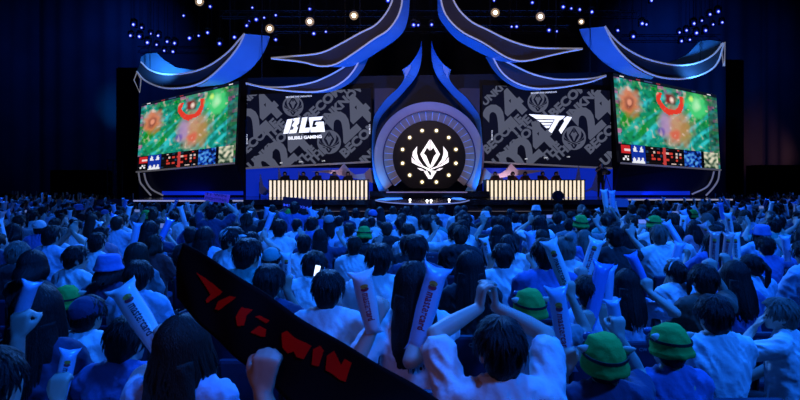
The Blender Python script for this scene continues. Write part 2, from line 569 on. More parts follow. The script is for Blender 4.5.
# side screens: a colourful match picture as coloured cells of a screen
def game_picture(u, v):
    """u right, v down in 0..1 → linear rgb (abstract match view with score rows and map)."""
    def nz(x, y, s, seed):
        return mnoise.noise((x * s + seed, y * s * 0.75 - seed, seed * 1.7))
    rgb = np.array(lin(16, 140, 120)[:3])
    mix = lambda a, b, t: a * (1 - t) + np.array(lin(*b)[:3]) * t
    cl = lambda x: max(0.0, min(1.0, x))
    a = nz(u, v, 5, 1.3); b = nz((u + .8 * v) * 1.6, (v - .6 * u) * .5, 9, 4.1); c = nz(u, v, 26, 9.2); d = nz(u, v, 34, 2.2)
    rgb = mix(rgb, (22, 140, 40), cl(a * 1.6 + .2))
    rgb = mix(rgb, (50, 195, 200), cl(b * 2.0))
    rgb = mix(rgb, (10, 60, 50), cl(-c * 1.2))
    rgb = mix(rgb, (120, 215, 120), cl(d * 1.0 - .25))

    def blob(cx, cy, rx, ry, col, soft=.35, amt=1.0):
        nonlocal rgb
        r = math.hypot((u - cx) / rx, (v - cy) / ry) + 0.25 * nz(u, v, 20, cx * 9)
        t = cl((1 - r) / soft) * amt
        rgb = mix(rgb, col, t)
    blob(.13, .30, .13, .20, (215, 120, 80), .5, .9)
    blob(.13, .31, .06, .10, (110, 50, 50), .6, .8)
    blob(.13, .30, .03, .05, (230, 150, 120), .5)
    blob(.57, .52, .20, .30, (215, 150, 120), .6, .75)
    blob(.46, .50, .08, .20, (165, 140, 200), .6, .7)
    blob(.42, .60, .05, .08, (90, 60, 170), .6, .7)
    blob(.66, .55, .07, .22, (170, 130, 70), .6, .7)
    blob(.56, .62, .06, .10, (215, 90, 70), .6, .8)
    r = math.hypot((u - .53) / .13, (v - .19) / .17)
    if v > .12 and .72 < r + .12 * nz(u, v, 12, 3) < 1.05:
        rgb = np.array(lin(225, 60, 45)[:3])
    blob(.53, .17, .07, .09, (130, 40, 40), .5)
    blob(.545, .18, .03, .05, (250, 225, 210), .6)
    blob(.79, .20, .13, .20, (70, 205, 120), .4)
    blob(.79, .19, .06, .10, (170, 240, 180), .7)
    blob(.74, .12, .03, .05, (200, 245, 120), .6)
    if c > .36:
        rgb = mix(rgb, (235, 205, 190), cl((c - .36) * 2.2))
    edge = u > .90 or u < .035 or v < .10
    if edge:
        q = mnoise.cell((u * 34, v * 26, 3.0)); q2 = mnoise.cell((u * 40, v * 30, 8.0))
        rgb = mix(rgb, (90 + 130 * q, 85 + 80 * q2, 90 + 90 * q), .6 if mnoise.cell((u * 20, v * 18, 1)) > .35 else .15)
        if u > .90:
            rgb = mix(rgb, (30, 30, 40), .45)
    if v < .04:
        rgb = np.array(lin(14, 22, 40)[:3])
        q = mnoise.cell((u * 26 + .5, 0.5, 5.5))
        if q > .35 and .008 < v < .03:
            rgb = np.array(lin(*((225, 225, 230) if q > .75 else (150, 50, 60) if q > .6 else (60, 80, 130)))[:3])
    if v > .79 and u < .985:
        rgb = np.array(lin(8, 8, 14)[:3])
        w = (v - .79) / .21
        if u < .115:
            if .08 < w < .52 and .015 < u < .105:
                rgb = np.array(lin(200, 38, 42)[:3])
                if abs(w - .3) < .06 and u > .045:
                    rgb = np.array(lin(240, 210, 210)[:3])
            elif .62 < w < .9 and abs(u - .06) < .03 and mnoise.cell((u * 90, w * 9, 2)) > .3:
                rgb = np.array(lin(235, 235, 240)[:3])
        elif u < .25:
            rgb = np.array(lin(18, 50, 160)[:3])
            for cx, cy in ((.15, .22), (.215, .22), (.14, .82), (.18, .82), (.22, .82)):
                if abs(u - cx) < .02 - .012 * max(0, (cy + .1 - w)) * 5 and abs(w - cy) < .16:
                    rgb = np.array(lin(235, 238, 245)[:3])
        elif u < .63:
            row = (w * 5) % 1
            rgb = np.array(lin(10, 9, 14)[:3])
            if .22 < row < .72:
                q = mnoise.cell((u * 46, int(w * 5) + .5, 7.0))
                rgb = np.array(lin(*((205, 60, 50) if q > .66 else (215, 190, 180) if q > .42 else (30, 60, 90) if q > .2 else (20, 14, 16)))[:3])
            if abs(u - .44) < .015:
                rgb = np.array(lin(190, 60, 60)[:3])
        elif u < .81:
            q = nz(u, v, 40, 5)
            rgb = mix(np.array(lin(14, 60, 170)[:3]), (90, 170, 235), cl(q * 2))
            if q < -.25:
                rgb = np.array(lin(8, 20, 70)[:3])
        elif u > .835:
            q = nz(u, v, 30, 6)
            rgb = mix(np.array(lin(150, 165, 140)[:3]), (30, 60, 45), cl(q * 3))
            rgb = mix(rgb, (225, 215, 190), cl(-q * 2.5))
    return rgb


def game_screen(quad, Yl, Yr, label):
    t = empty('match_screen', P(sum(q[0] for q in quad) / 4, quad[2][1], (Yl + Yr) / 2))
    tag(t, label, 'screen')
    c = [P(*quad[0], Yl), P(*quad[1], Yr), P(*quad[2], Yr), P(*quad[3], Yl)]
    NU, NV = 104, 76
    me = bpy.data.meshes.new('picture')
    V, Fc, colr = [], [], []
    for j in range(NV + 1):
        for i in range(NU + 1):
            u, v = i / NU, j / NV
            p = c[0].lerp(c[1], u).lerp(c[3].lerp(c[2], u), v)
            V.append(p + Vector((0, -0.03, 0)))
    for j in range(NV):
        for i in range(NU):
            a = j * (NU + 1) + i
            Fc.append((a, a + NU + 1, a + NU + 2, a + 1))
            g = game_picture((i + .5) / NU, (j + .5) / NV)
            colr += [g[0], g[1], g[2], 1.0] * 4
    me.from_pydata(V, [], Fc)
    at = me.color_attributes.new('picture', 'FLOAT_COLOR', 'CORNER')
    at.data.foreach_set('color', colr)
    if 'match_picture' not in MATS:
        m = mat('match_picture', (0, 0, 0), .7, spec=.05, emit=(1, 1, 1), estr=1.0, sample=True)
        at_n = m.node_tree.nodes.new('ShaderNodeVertexColor')
        at_n.layer_name = 'picture'
        m.node_tree.links.new(at_n.outputs['Color'], m.node_tree.nodes['Principled BSDF'].inputs['Emission Color'])
    local(obj('picture', me, MATS['match_picture']), t)
    # cabinet behind the picture
    bm = bmesh.new()
    fr = [bm.verts.new(p) for p in c]
    bk = [bm.verts.new(p + Vector((0, 0.35, 0))) for p in c]
    bm.faces.new(fr)
    bm.faces.new(bk[::-1])
    for i in range(4):
        bm.faces.new((fr[i], bk[i], bk[(i + 1) % 4], fr[(i + 1) % 4]))
    local(obj('cabinet', ob_mesh('cabinet', bm), M_bezel), t)
    local(obj('lower_ledge', tube_mesh('lower_ledge', [c[3] + Vector((0, -.08, -.06)), c[2] + Vector((0, -.08, -.06))], .055), MATS['ledge_grey']), t)
    return t


gL = game_screen([(142, 104), (239, 81), (235, 162), (137, 171)], 28.6, 27.2, 'tilted colourful match screen beside the BLG screen')
gR = game_screen([(613, 73), (716, 95), (720, 169), (620, 162)], 27.2, 28.6, 'tilted colourful match screen beside the T1 screen')

# ------------------------------------------------------------------ wall and blue light panels under the screens
M_bluewall = mat('blue_light_wall', (.02, .05, .3), .45, emit=lin(8, 40, 185), estr=0.75)
M_bluedim = mat('blue_satin_wall', (.006, .010, .04), .4)
M_bluegrad = mat('blue_foot_light', (.02, .05, .3), .45, emit=lin(10, 45, 220), estr=0.6)
wall_o = empty('screen_plinth', P(428, 195, 28.2))
tag(wall_o, 'blue glowing wall under the dark logo screens', 'stage wall')
for a, b, y0, y1 in ((246, 373, 168, 196.5), (483, 613, 168, 196.5)):
    w = 3
    for i in range(w):
        x0 = a + (b - a) * i / w
        x1 = a + (b - a) * (i + 1) / w - .35
        local(obj('light_panel', poly_px('light_panel', [(x0, y0), (x1, y0), (x1, y1), (x0, y1)], 28.2, .1), M_bluewall), wall_o)
local(obj('panel_backing', poly_px('panel_backing', [(236, 78), (620, 72), (622, 196), (234, 196)], 28.45, .2), mat('backing_black', (.004, .005, .012), .7)), wall_o)
for nm, q, lab in (('screen_pedestal', [(137, 173), (236, 164), (244, 196.4), (143, 196.4)], 'dark curved base with blue glow under the match screen beside BLG'), ('screen_pedestal', [(620, 164), (719, 171), (714, 196.4), (614, 196.4)], 'dark curved base with blue glow under the match screen beside T1')):
    t = empty(nm, P(q[3][0] + 40, 196.5, 27.9)); tag(t, lab, 'pedestal')
    local(obj('body', poly_px('body', q, 28.0, 1.6), M_bluedim), t)
    lx0, lx1 = (162, 243) if q[0][0] < 400 else (615, 690)
    local(obj('glow_strip', poly_px('glow_strip', [(lx0, 191.2), (lx1, 191.2), (lx1, 195.0), (lx0, 195.0)], 27.95, .05), M_bluegrad), t)
    sp = area('glow_strip_light', P((lx0 + lx1) / 2, 194.5, 27.75), P((lx0 + lx1) / 2, 170, 28.1), 3.0, 12, DEEP)
    sp.data.shape = 'RECTANGLE'; sp.data.size = 3.6; sp.data.size_y = .12
    tubes = ([(138.5, 172.5), (140.2, 182), (144.5, 188), (151, 195.5)], [(144, 173), (146.5, 182), (152, 189.5), (163, 195.4)]) if q[0][0] < 400 else ([(719.5, 170.5), (718, 180), (713, 188), (706, 195.5)], [(714, 171.5), (711.5, 180), (706, 187.5), (692, 194.2)])
    for c in tubes:
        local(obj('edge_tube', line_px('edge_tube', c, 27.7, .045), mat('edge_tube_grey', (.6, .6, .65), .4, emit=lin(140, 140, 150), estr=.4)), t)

# ------------------------------------------------------------------ centre ring with lamps and emblem
RC, RY = (429.2, 156.8), 27.4
ring = empty('stage_ring', P(RC[0], 190, RY))
tag(ring, 'round stage portal with radial panels, twelve bulbs and a white lotus emblem', 'stage portal')


def arc_solid(r0, r1, a0, a1, Y0, Y1, thick, n=3, ymax=190.0):
    pts0, pts1 = [], []
    for i in range(n + 1):
        a = math.radians(a0 + (a1 - a0) * i / n)
        pts0.append((RC[0] + r0 * math.cos(a), min(ymax, RC[1] - r0 * math.sin(a))))
        pts1.append((RC[0] + r1 * math.cos(a), min(ymax, RC[1] - r1 * math.sin(a))))
    bm = bmesh.new()
    fr, bk = [], []
    for a, b in zip(pts0, pts1):
        fr.append((bm.verts.new(P(*a, Y0)), bm.verts.new(P(*b, Y1))))
        bk.append((bm.verts.new(P(*a, Y0) + Vector((0, thick, 0))), bm.verts.new(P(*b, Y1) + Vector((0, thick, 0)))))
    for i in range(n):
        bm.faces.new((fr[i][0], fr[i][1], fr[i + 1][1], fr[i + 1][0]))
        bm.faces.new((bk[i][0], bk[i + 1][0], bk[i + 1][1], bk[i][1]))
        bm.faces.new((fr[i][0], fr[i + 1][0], bk[i + 1][0], bk[i][0]))
        bm.faces.new((fr[i][1], bk[i][1], bk[i + 1][1], fr[i + 1][1]))
    bm.faces.new((fr[0][0], bk[0][0], bk[0][1], fr[0][1]))
    bm.faces.new((fr[-1][0], fr[-1][1], bk[-1][1], bk[-1][0]))
    bmesh.ops.remove_doubles(bm, verts=bm.verts[:], dist=.001)
    return ob_mesh('arc', bm)


M_rim = mat('ring_lavender', (.55, .42, .45), .5, vary=.1, vscale=2)
M_ringp = mat('ring_panel_taupe', (.34, .29, .30), .55, vary=.15, vscale=4)
local(obj('outer_rim', arc_solid(46.5, 55.0, -37, 217, 26.9, 26.5, .3, 64), M_rim), ring)
local(obj('rim_inner_line', arc_solid(45.6, 46.5, -36, 216, 26.85, 26.85, .1, 64), mat('ring_dark_blue', (.01, .015, .12), .4)), ring)
for i in range(29):
    a0 = -40 + i * 260 / 29 + .35
    a1 = -40 + (i + 1) * 260 / 29 - .35
    local(obj('ring_panel', arc_solid(36.5, 45.4, a0, a1, 27.35, 26.95, .06, 2, 188.2), M_ringp), ring)
    if i % 1 == 0:
        local(obj('gap_light', arc_solid(36.5, 45.0, a1 + .05, a1 + .65, 27.36, 26.96, .03, 1, 188.2), mat('gap_led', (.3, .4, .8), .4, emit=lin(70, 120, 240), estr=.8)), ring)
bm = bmesh.new()
vv = [bm.verts.new(P(RC[0] + 36.6 * math.cos(t), min(188.5, RC[1] - 36.6 * math.sin(t)), 27.42)) for t in [2 * math.pi * i / 64 for i in range(64)]]
bm.faces.new(vv)
r = bmesh.ops.extrude_face_region(bm, geom=bm.faces[:])
for g in r['geom']:
    if isinstance(g, bmesh.types.BMVert):
        g.co.y += .15
local(obj('black_disc', ob_mesh('black_disc', bm), mat('disc_black', (.003, .003, .005), .5, spec=.2)), ring)
M_bulb = mat('bulb_warm', (1, .95, .8), .3, emit=(1.0, .86, .55), estr=3.2)
M_bulbglow = mat('painted_bulb_glow', (.3, .25, .12), .3, metal=.6, emit=(.30, .22, .08), estr=.35)  # weak emission paints the bulb's glow onto its socket
for i in range(12):
    a = math.radians(15 + 30 * i)
    c = P(RC[0] + 27.6 * math.cos(a), RC[1] - .4 - 26.6 * math.sin(a), 27.36)
    bm = bmesh.new(); cyl(bm, c, .14, .08, .06, 16, 'Y')
    rf = local(obj('bulb_socket', ob_mesh('bulb_socket', bm), M_bulbglow), ring)
    bm = bmesh.new(); bmesh.ops.create_uvsphere(bm, u_segments=10, v_segments=7, radius=.075, matrix=Matrix.Translation(c + Vector((0, -.05, 0))))
    b_ = obj('bulb', ob_mesh('bulb', bm), M_bulb, rf, True)
def emblem_solid(parent):
    for e in EMBLEM:
        pts = [(RC[0] + 1.0 + (x - 203) * .127, 159.4 + (y - 197) * .127) for x, y in e]
        local(obj('emblem_petal', poly_px('emblem_petal', pts, 27.34, .05), mat('emblem_white', (.9, .9, .9), .4, emit=(1, .97, .97), estr=.95)), parent)
emblem_solid(ring)

# spires: two tall blue blades that sweep into the arch round the ring
M_blade = mat('blade_blue', (.10, .36, .80), .42, vary=.12, vscale=1.5)
M_bladeedge = mat('blade_edge', (.3, .3, .42), .5)
for sgn, lab in ((0, 'tall curved blue spire rising on the BLG side of the ring'), (1, 'tall curved blue spire rising on the T1 side of the ring')):
    inn = [(421.6, 41), (422, 52), (421, 62), (418.6, 71), (413.6, 80), (406, 89), (398, 98), (388, 108), (380, 118), (376, 130), (374.6, 145), (376.5, 162), (382, 178), (389, 191)]
    out = [(421.4, 41), (420, 48), (416, 56), (410, 64), (403, 70), (404.5, 76), (402.5, 82), (397, 89), (388, 97), (380, 107), (374, 117), (372.4, 130), (371.8, 145), (372.2, 162), (374.5, 178), (379, 191)]
    ax = 426.6
    if sgn:
        inn = [(2 * ax - x + .0008 * (y - 41) * 10, y) for x, y in inn]
        out = [(2 * ax - x + .0008 * (y - 41) * 10, y) for x, y in out]
    t = empty('spire', P(inn[-1][0], 196, 26.6))
    tag(t, lab, 'spire')
    o = obj('blade', loft_px('blade', inn, 26.9, out, 26.3, .15, 64), M_blade, None, False)
    local(o, t)
    tip = [(402, 69.8), (405, 73), (405, 79), (410, 70), (411, 64)] if not sgn else [(2 * ax - x, y) for x, y in [(402, 69.8), (405, 73), (405, 79), (410, 70), (411, 64)]]
    local(obj('barb', poly_px('barb', tip, 26.35, .12), M_blade), t)
    web = [(374.5, 88.5), (392, 88), (397, 89.5), (388, 97), (380, 106), (374.5, 116)]
    if sgn:
        web = [(2 * ax - x + 1, y) for x, y in web]
    local(obj('web_panel', poly_px('web_panel', web, 26.8, .1), mat('web_mauve', (.045, .035, .05), .6)), t)

# ------------------------------------------------------------------ big sweeping fins over the stage
M_face = mat('fin_face_charcoal', (.055, .048, .06), .55, vary=.15, vscale=1.2)
M_flange = mat('fin_flange_blue', (.20, .46, .85), .4, vary=.12, vscale=1.0)
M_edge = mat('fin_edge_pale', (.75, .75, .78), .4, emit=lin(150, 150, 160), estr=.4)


def fin(label, U, Lw, O, Lsub, Y, depth, cables, extra=None):
    t = empty('stage_fin', P(*Lw[len(Lw) // 2], Y))
    tag(t, label, 'stage fin')
    local(obj('face', loft_px('face', U, Y, Lw, Y - .15, .25), M_face), t)
    local(obj('flange', loft_px('flange', Lsub, Y - .1, O, Y + depth, .12), M_flange), t)
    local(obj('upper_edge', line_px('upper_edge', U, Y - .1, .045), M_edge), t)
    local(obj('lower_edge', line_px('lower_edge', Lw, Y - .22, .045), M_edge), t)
    for x, y in cables:
        p = P(x, y, Y + .15)
        local(obj('hanging_cable', tube_mesh('hanging_cable', [p, (p.x, p.y, 21.0)], .02, 5), M_fascia), t)
    return t


U1 = [(271, 58), (290, 56.4), (320, 53), (340, 44), (360, 33), (374, 26), (384, 16), (391, 4), (393, -6), (393, -22)]
L1 = [(271, 58.4), (300, 61.6), (320, 66), (336, 64), (354, 53), (374, 39), (388, 30), (397, 18), (401.4, 6), (402.4, -6), (402.4, -22)]
O1 = [(324, 66.4), (350, 66), (364, 60), (380, 50), (396, 39), (404, 30), (408, 18), (409.4, 6), (409.8, -6), (409.8, -22)]
fin('large sweeping fin with blue underside above the BLG screen', U1, L1, O1, L1[2:], 25.0, 1.2, ((300, 58), (360, 44), (395, 10)))
U1r = [(582.4, 48.6), (556, 48.4), (536, 47.6), (520, 44), (504, 38), (488, 30), (472, 22), (460, 11), (453.5, 0), (452, -8), (452, -22)]
L1r = [(582.4, 49), (564, 52.4), (544, 57), (528, 60.6), (516, 60.6), (504, 56), (490, 47), (480, 41), (464, 33), (452, 23), (444.4, 12), (441, 0), (440.5, -8), (440.5, -22)]
O1r = [(526, 61.2), (514, 62), (500, 60.5), (490, 57), (474, 49), (456, 38), (443, 23), (438.4, 14), (437.6, 0), (437.2, -8), (437.2, -22)]
fin('large sweeping fin with blue underside above the T1 screen', U1r, L1r, O1r, L1r[3:], 25.0, 1.2, ((556, 50), (490, 40), (447, 8)))
fin('thin crescent fin with blue end low over the BLG screen', [(246, 83), (262, 86.6), (284, 87), (310, 83), (326, 77), (341, 69), (354, 60)], [(246, 83.6), (275, 89.5), (310, 92), (330, 88.6), (345, 80), (354, 70), (359.5, 60)],
    [(312, 93), (332, 91), (350, 82.5), (362, 70), (368, 58.5)], [(310, 92), (330, 88.6), (345, 80), (354, 70), (359.5, 60)], 26.4, .7, ((262, 86), (345, 74)))
fin('thin crescent fin with blue end low over the T1 screen', [(606, 75.4), (590, 78.6), (564, 79.6), (548, 78), (530, 73), (510, 63.5), (498, 57)], [(606, 76), (590, 82), (564, 87), (540, 88.6), (524, 86), (510, 79.5), (500, 70), (493, 57.5)],
    [(541, 90), (522, 89), (506, 81.5), (494, 70), (486, 57)], [(540, 88.6), (524, 86), (510, 79.5), (500, 70), (493, 57.5)], 26.4, .7, ((590, 79), (510, 70)))
fL = fin('crescent wing with white edges over the match screen beside BLG', [(141, 62), (150, 70), (166, 74.4), (190, 72.4), (210, 65), (228, 52), (238, 41), (244.6, 33.4)],
         [(136.7, 71.5), (145, 80.5), (160, 87), (175, 88.3), (193, 85.7), (208, 78.5), (226, 62), (238, 47), (244.8, 33.8)],
         [(200, 86.5), (225, 83), (246, 72), (258, 60), (266, 46), (269.5, 36)], [(193, 85.7), (208, 78.5), (226, 62), (238, 47), (244.8, 33.8)], 26.0, 1.0, ((150, 75), (230, 58)))
fR = fin('crescent wing with white edges over the match screen beside T1', [(605, 26), (612, 36), (624, 47), (642, 57), (662, 63), (682, 65.4), (700, 62), (714, 54), (723, 43)],
         [(604.8, 26.4), (614, 44), (628, 60), (644, 71), (660, 77), (680, 79), (698, 76), (712, 69), (719, 60), (724, 43.4)],
         [(580, 29), (585, 40), (596, 54), (610, 66), (628, 74.5), (652, 79)], [(604.8, 26.4), (614, 44), (628, 60), (644, 71), (655, 75.5)], 26.0, 1.0, ((700, 69), (620, 47)))
for t, q, spike in ((fL, [(139.6, 66), (141, 57), (146, 53.6), (157, 53), (164, 60), (176, 67.6), (200, 71), (200, 76), (150, 76)], [(137, 72), (141, 79.7), (139.7, 92.5), (134, 80)]),
                    (fR, [(655, 66), (676, 60), (688, 54), (700, 41), (710, 40), (721, 41.6), (721, 50), (705, 66), (662, 70)], [(721, 44), (725, 42), (724.5, 66), (723.5, 66)])):
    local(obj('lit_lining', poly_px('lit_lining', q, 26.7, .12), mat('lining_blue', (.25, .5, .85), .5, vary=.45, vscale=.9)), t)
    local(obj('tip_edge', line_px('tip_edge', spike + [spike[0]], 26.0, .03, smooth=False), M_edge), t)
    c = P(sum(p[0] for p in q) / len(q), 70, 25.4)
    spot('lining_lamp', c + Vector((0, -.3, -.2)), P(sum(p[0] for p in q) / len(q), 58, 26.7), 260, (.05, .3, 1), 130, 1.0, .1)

# ------------------------------------------------------------------ pale mountain fins behind the desks
M_mount = mat('mountain_fin_pale', (.55, .48, .60), .5, vary=.1)
big_l = [(311, 171.8), (326, 170.2), (338, 170), (344, 163.6), (350, 171), (355, 174.6), (364, 173.6), (370, 168), (378, 176), (389, 192), (378, 184.5), (360, 179.4), (340, 175.4), (324, 172.6)]
big_r = [(471, 190), (478, 177), (485, 168), (491, 173.6), (501, 173.4), (506, 170), (511, 163.4), (517, 169.6), (530, 170), (546, 170.6), (526, 174.2), (502, 177.6), (486, 181), (477, 186)]
small_l = [[(259, 193.5), (260, 174), (262.6, 185), (269, 191.5), (265, 195.5)], [(277.6, 184), (278.4, 167.6), (281, 177), (287, 182.5), (283, 190)], [(297.6, 184), (298.6, 171), (301, 179), (304, 184)]]
small_r = [[(556, 184), (558.2, 170.4), (560, 180), (560, 184)], [(571, 184), (576.6, 178), (579.2, 166), (581, 182), (576, 190)], [(584, 192.5), (592.6, 187), (598, 171.6), (599, 192), (592, 190)]]
for pts, lab in ((big_l, 'long pale mountain-shaped fin behind the BLG desk'), (big_r, 'long pale mountain-shaped fin behind the T1 desk')):
    t = empty('mountain_fin', P(pts[9 if pts is big_l else 0][0], 196, 26.9)); tag(t, lab, 'stage fin')
    local(obj('crest', poly_px('crest', pts, 26.9, .2), M_mount), t)
    mx = sum(p[0] for p in pts) / len(pts)
    local(obj('support', poly_px('support', [(mx - 1, 176), (mx + 1, 176), (mx + 1, 197), (mx - 1, 197)], 27.1, .1), M_bluedim), t)
for pts, side in [(p, 'BLG') for p in small_l] + [(p, 'T1') for p in small_r]:
    t = empty('spike_fin', P(pts[0][0], 196, 27.2)); tag(t, f'small pale spike fin behind the {side} desk', 'stage fin', f'spike fins behind the {side} desk')
    local(obj('crest', poly_px('crest', pts, 27.2, .15), mat('spike_blue_pale', (.35, .42, .75), .5)), t)
    local(obj('support', poly_px('support', [(pts[0][0], 182), (pts[0][0] + 1.2, 182), (pts[0][0] + 1.2, 197), (pts[0][0], 197)], 27.3, .1), M_bluedim), t)
for mx in (345, 500):
    spot('mountain_lamp', P(mx, 193, 26.2), P(mx, 172, 26.9), 200, (.95, .62, .7), 120, 1.0, .1)

# ------------------------------------------------------------------ player desks with glowing slats
M_slat = mat('desk_slat_warm', (1, .95, .85), .4, emit=(1.0, .84, .60), estr=1.0, sample=True)
M_desk = mat('desk_black', (.02, .018, .016), .4)


def desk(x0, x1, label, seats):
    Y = 25.5
    a, b = P(x0, 198, Y), P(x1, 198, Y)
    t = empty('player_desk', ((a.x + b.x) / 2, Y, DZ)); tag(t, label, 'desk')
    hw = (b.x - a.x) / 2
    obj('front_panel', box_mesh('front_panel', -hw, hw, .06, .1, 0.02, .88), M_desk, t)
    obj('desk_top', box_mesh('desk_top', -hw - .05, hw + .05, -.05, .85, .88, .93, .01), M_desk, t)
    for s in (-1, 1):
        obj('side_panel', box_mesh('side_panel', s * hw - .03, s * hw + .03, .02, .8, 0, .88), M_desk, t)
    n = 24
    me = None
    for i in range(n):
        cx = -hw + .07 + (2 * hw - .14) * i / (n - 1)
        if me is None:
            bm = bmesh.new(); bx(bm, -.052, .052, 0, .06, .01, .9, .01); me = ob_mesh('light_slat', bm); me.materials.append(M_slat)
        o = bpy.data.objects.new('light_slat', me); COL.objects.link(o); o.parent = t; o.location = (cx, 0, 0)
    for i, px in enumerate(seats):
        p = P(px, 180, Y + .25)
        m_ = empty('desk_monitor', (p.x, Y + .3, DZ + .93))
        obj('panel', box_mesh('panel', -.17, .17, .0, .03, .05, .22, .01), M_bezel, m_)
        obj('stand', box_mesh('stand', -.03, .03, .03, .05, .01, .15), M_bezel, m_)
        obj('foot', box_mesh('foot', -.12, .12, -.03, .12, 0, .015), M_bezel, m_)
        tag(m_, 'black monitor seen from behind on the ' + ('BLG' if x0 < 400 else 'T1') + ' desk', 'monitor', 'monitors on the ' + ('BLG' if x0 < 400 else 'T1') + ' desk')
    return t


SEATS_L = (286, 302, 318, 333, 349)
SEATS_R = (496, 511, 526, 541, 557)
desk(269, 367.5, 'long player desk faced with warm glowing slats below the BLG screen', SEATS_L)
desk(486.5, 584.5, 'long player desk faced with warm glowing slats below the T1 screen', SEATS_R)

# ------------------------------------------------------------------ lamps under the roof, trusses
M_lamp = mat('lamp_black', (.015, .015, .018), .5)
M_lensb = mat('lens_blue', (.4, .5, 1), .3, emit=(.35, .42, 1.0), estr=2.2)
M_glowblue = mat('painted_glow_blue', (.05, .08, .5), .3, emit=(.012, .03, .75), estr=.55)  # emissive ring paints the blue halo around each lens
M_lensw = mat('lens_warm', (1, .9, .7), .3, emit=(1.0, .86, .62), estr=9.0)
M_glowamber = mat('painted_glow_amber', (.5, .35, .2), .3, emit=(.42, .27, .12), estr=.6)  # emissive ring paints the warm glow around each flood lens


def lamp_parts(warm):
    ps = []
    bm = bmesh.new(); bx(bm, -.11, .11, -.11, .11, .24, .36, .02); ps.append(('base', ob_mesh('base', bm), M_lamp))
    for s in (-1, 1):
        bm = bmesh.new(); bx(bm, s * (.24 if warm else .17) - .02, s * (.24 if warm else .17) + .02, -.05, .05, -.05, .26); ps.append(('yoke_arm', ob_mesh('yoke_arm', bm), M_lamp))
    bm = bmesh.new(); bx(bm, -(.26 if warm else .19), .26 if warm else .19, -.05, .05, .24, .28); ps.append(('yoke_bridge', ob_mesh('yoke_bridge', bm), M_lamp))
    bm = bmesh.new(); cyl(bm, (0, .1, 0), .10 if not warm else .2, .145 if not warm else .24, .30, 18, 'Y'); ps.append(('head', ob_mesh('head', bm), M_lamp))
    r0, r1 = (.055, .12) if not warm else (.11, .25)
    bm = bmesh.new(); cyl(bm, (0, -.065, 0), r1, r1, .02, 20, 'Y'); ps.append(('painted_glow_ring', ob_mesh('painted_glow_ring', bm), M_glowamber if warm else M_glowblue))
    bm = bmesh.new(); cyl(bm, (0, -.08, 0), r0, r0, .02, 18, 'Y'); ps.append(('lens', ob_mesh('lens', bm), M_lensw if warm else M_lensb))
    for n_, me, m_ in ps:
        me.materials.append(m_)
    return ps


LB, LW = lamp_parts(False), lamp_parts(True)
blue_px = [(184, 16), (210.6, 7), (134, 25), (142, 28), (131, 36), (140, 37), (151, 34), (158.6, 36), (148, 43), (157, 45), (167.6, 42), (175, 43.6), (164.6, 51), (173.4, 52), (190, 38.6), (199, 36), (208, 33), (220, 44), (252.6, 8), (249, 22),
           (256.6, 20), (264.4, 18), (247, 26), (234.8, 37.6), (276, 15.6), (310, 9.4), (314, 34), (326, 32), (276, 40), (413.6, 25.4), (418.2, 25.4), (431.6, 25), (388, 1), (494, .8), (532, 3), (562.8, 7.4), (571, 8.8), (579.4, 10), (591.4, 12.4),
           (511.4, 27), (516.4, 27), (548.6, 30.6), (556.4, 31.6), (651, 1), (641.6, 24), (646, 24.8), (617.4, 30.8), (632.8, 37), (679, 32.8), (686, 30.8), (693.4, 24), (701.4, 21), (709.4, 14.8), (717.6, 12), (712.6, 24.8), (721.6, 22.8),
           (695.8, 33.4), (689.4, 40), (681, 41.4), (705, 31)]
warm_px = [(200, 2), (270, 29), (310, 22), (354, 16), (495, 13), (540, 17), (581, 22)]


def put_lamp(parts, px, py, Y, label, group, s=1.0, warm=False):
    p = P(px, py, Y)
    t = empty('stage_lamp' if not warm else 'flood_lamp', p, 0, s)
    for n_, me, _ in parts:
        o = bpy.data.objects.new(n_, me); COL.objects.link(o); o.parent = t
    o = obj('drop_pole', tube_mesh('drop_pole', [(0, 0, .35), (0, 0, (21.0 - p.z) / s)], .015, 5), M_lamp, t)
    tag(t, label, 'lamp', group)


for i, (x, y) in enumerate(blue_px):
    bright = (i * 7) % 3
    lab, grp = (('small blue lamp hung over the crescent wing beside BLG', 'blue lamps over the wing beside BLG') if x < 222 else ('small blue lamp hung between the floodlights above the BLG screen', 'blue lamps above the BLG screen') if x < 395
                else ('small blue lamp hung high between the two large fins', 'blue lamps between the fins') if x < 440 else ('small blue lamp hung between the floodlights above the T1 screen', 'blue lamps above the T1 screen') if x < 600 else ('small blue lamp hung over the crescent wing beside T1', 'blue lamps over the wing beside T1'))
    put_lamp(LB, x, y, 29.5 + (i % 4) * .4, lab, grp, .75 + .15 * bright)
for i, (x, y) in enumerate(warm_px):
    put_lamp(LW, x, y, 28.8, 'round warm white flood lamp glaring under the dark roof', 'warm roof floodlights', 1.0 if i != 6 else .7, True)

M_truss = mat('truss_dark', (.05, .055, .075), .5, metal=.5)


def truss(a, b, label, w=.4):
    a, b = Vector(a), Vector(b)
    t = empty('roof_truss', (a + b) / 2); tag(t, label, 'truss', 'roof trusses')
    d = (b - a); L = d.length; d.normalize()
    for dy in (-w / 2, w / 2):
        for dz in (-w / 2, w / 2):
            o = Vector((0, dy, dz))
            local(obj('chord', tube_mesh('chord', [a + o, b + o], .025, 5), M_truss), t)
    bm = bmesh.new()
    n = int(L / .5)
    pts = []
    for i in range(n + 1):
        pts.append(a + d * (L * i / n) + Vector((0, -w / 2, w / 2 if i % 2 else -w / 2)))
    local(obj('lattice', tube_mesh('lattice', pts, .014, 4), M_truss), t)
    for f in (.1, .5, .9):
        p = a.lerp(b, f)
        local(obj('hanger', tube_mesh('hanger', [p + Vector((0, 0, w / 2)), (p.x, p.y, 21.0)], .015, 4), M_truss), t)


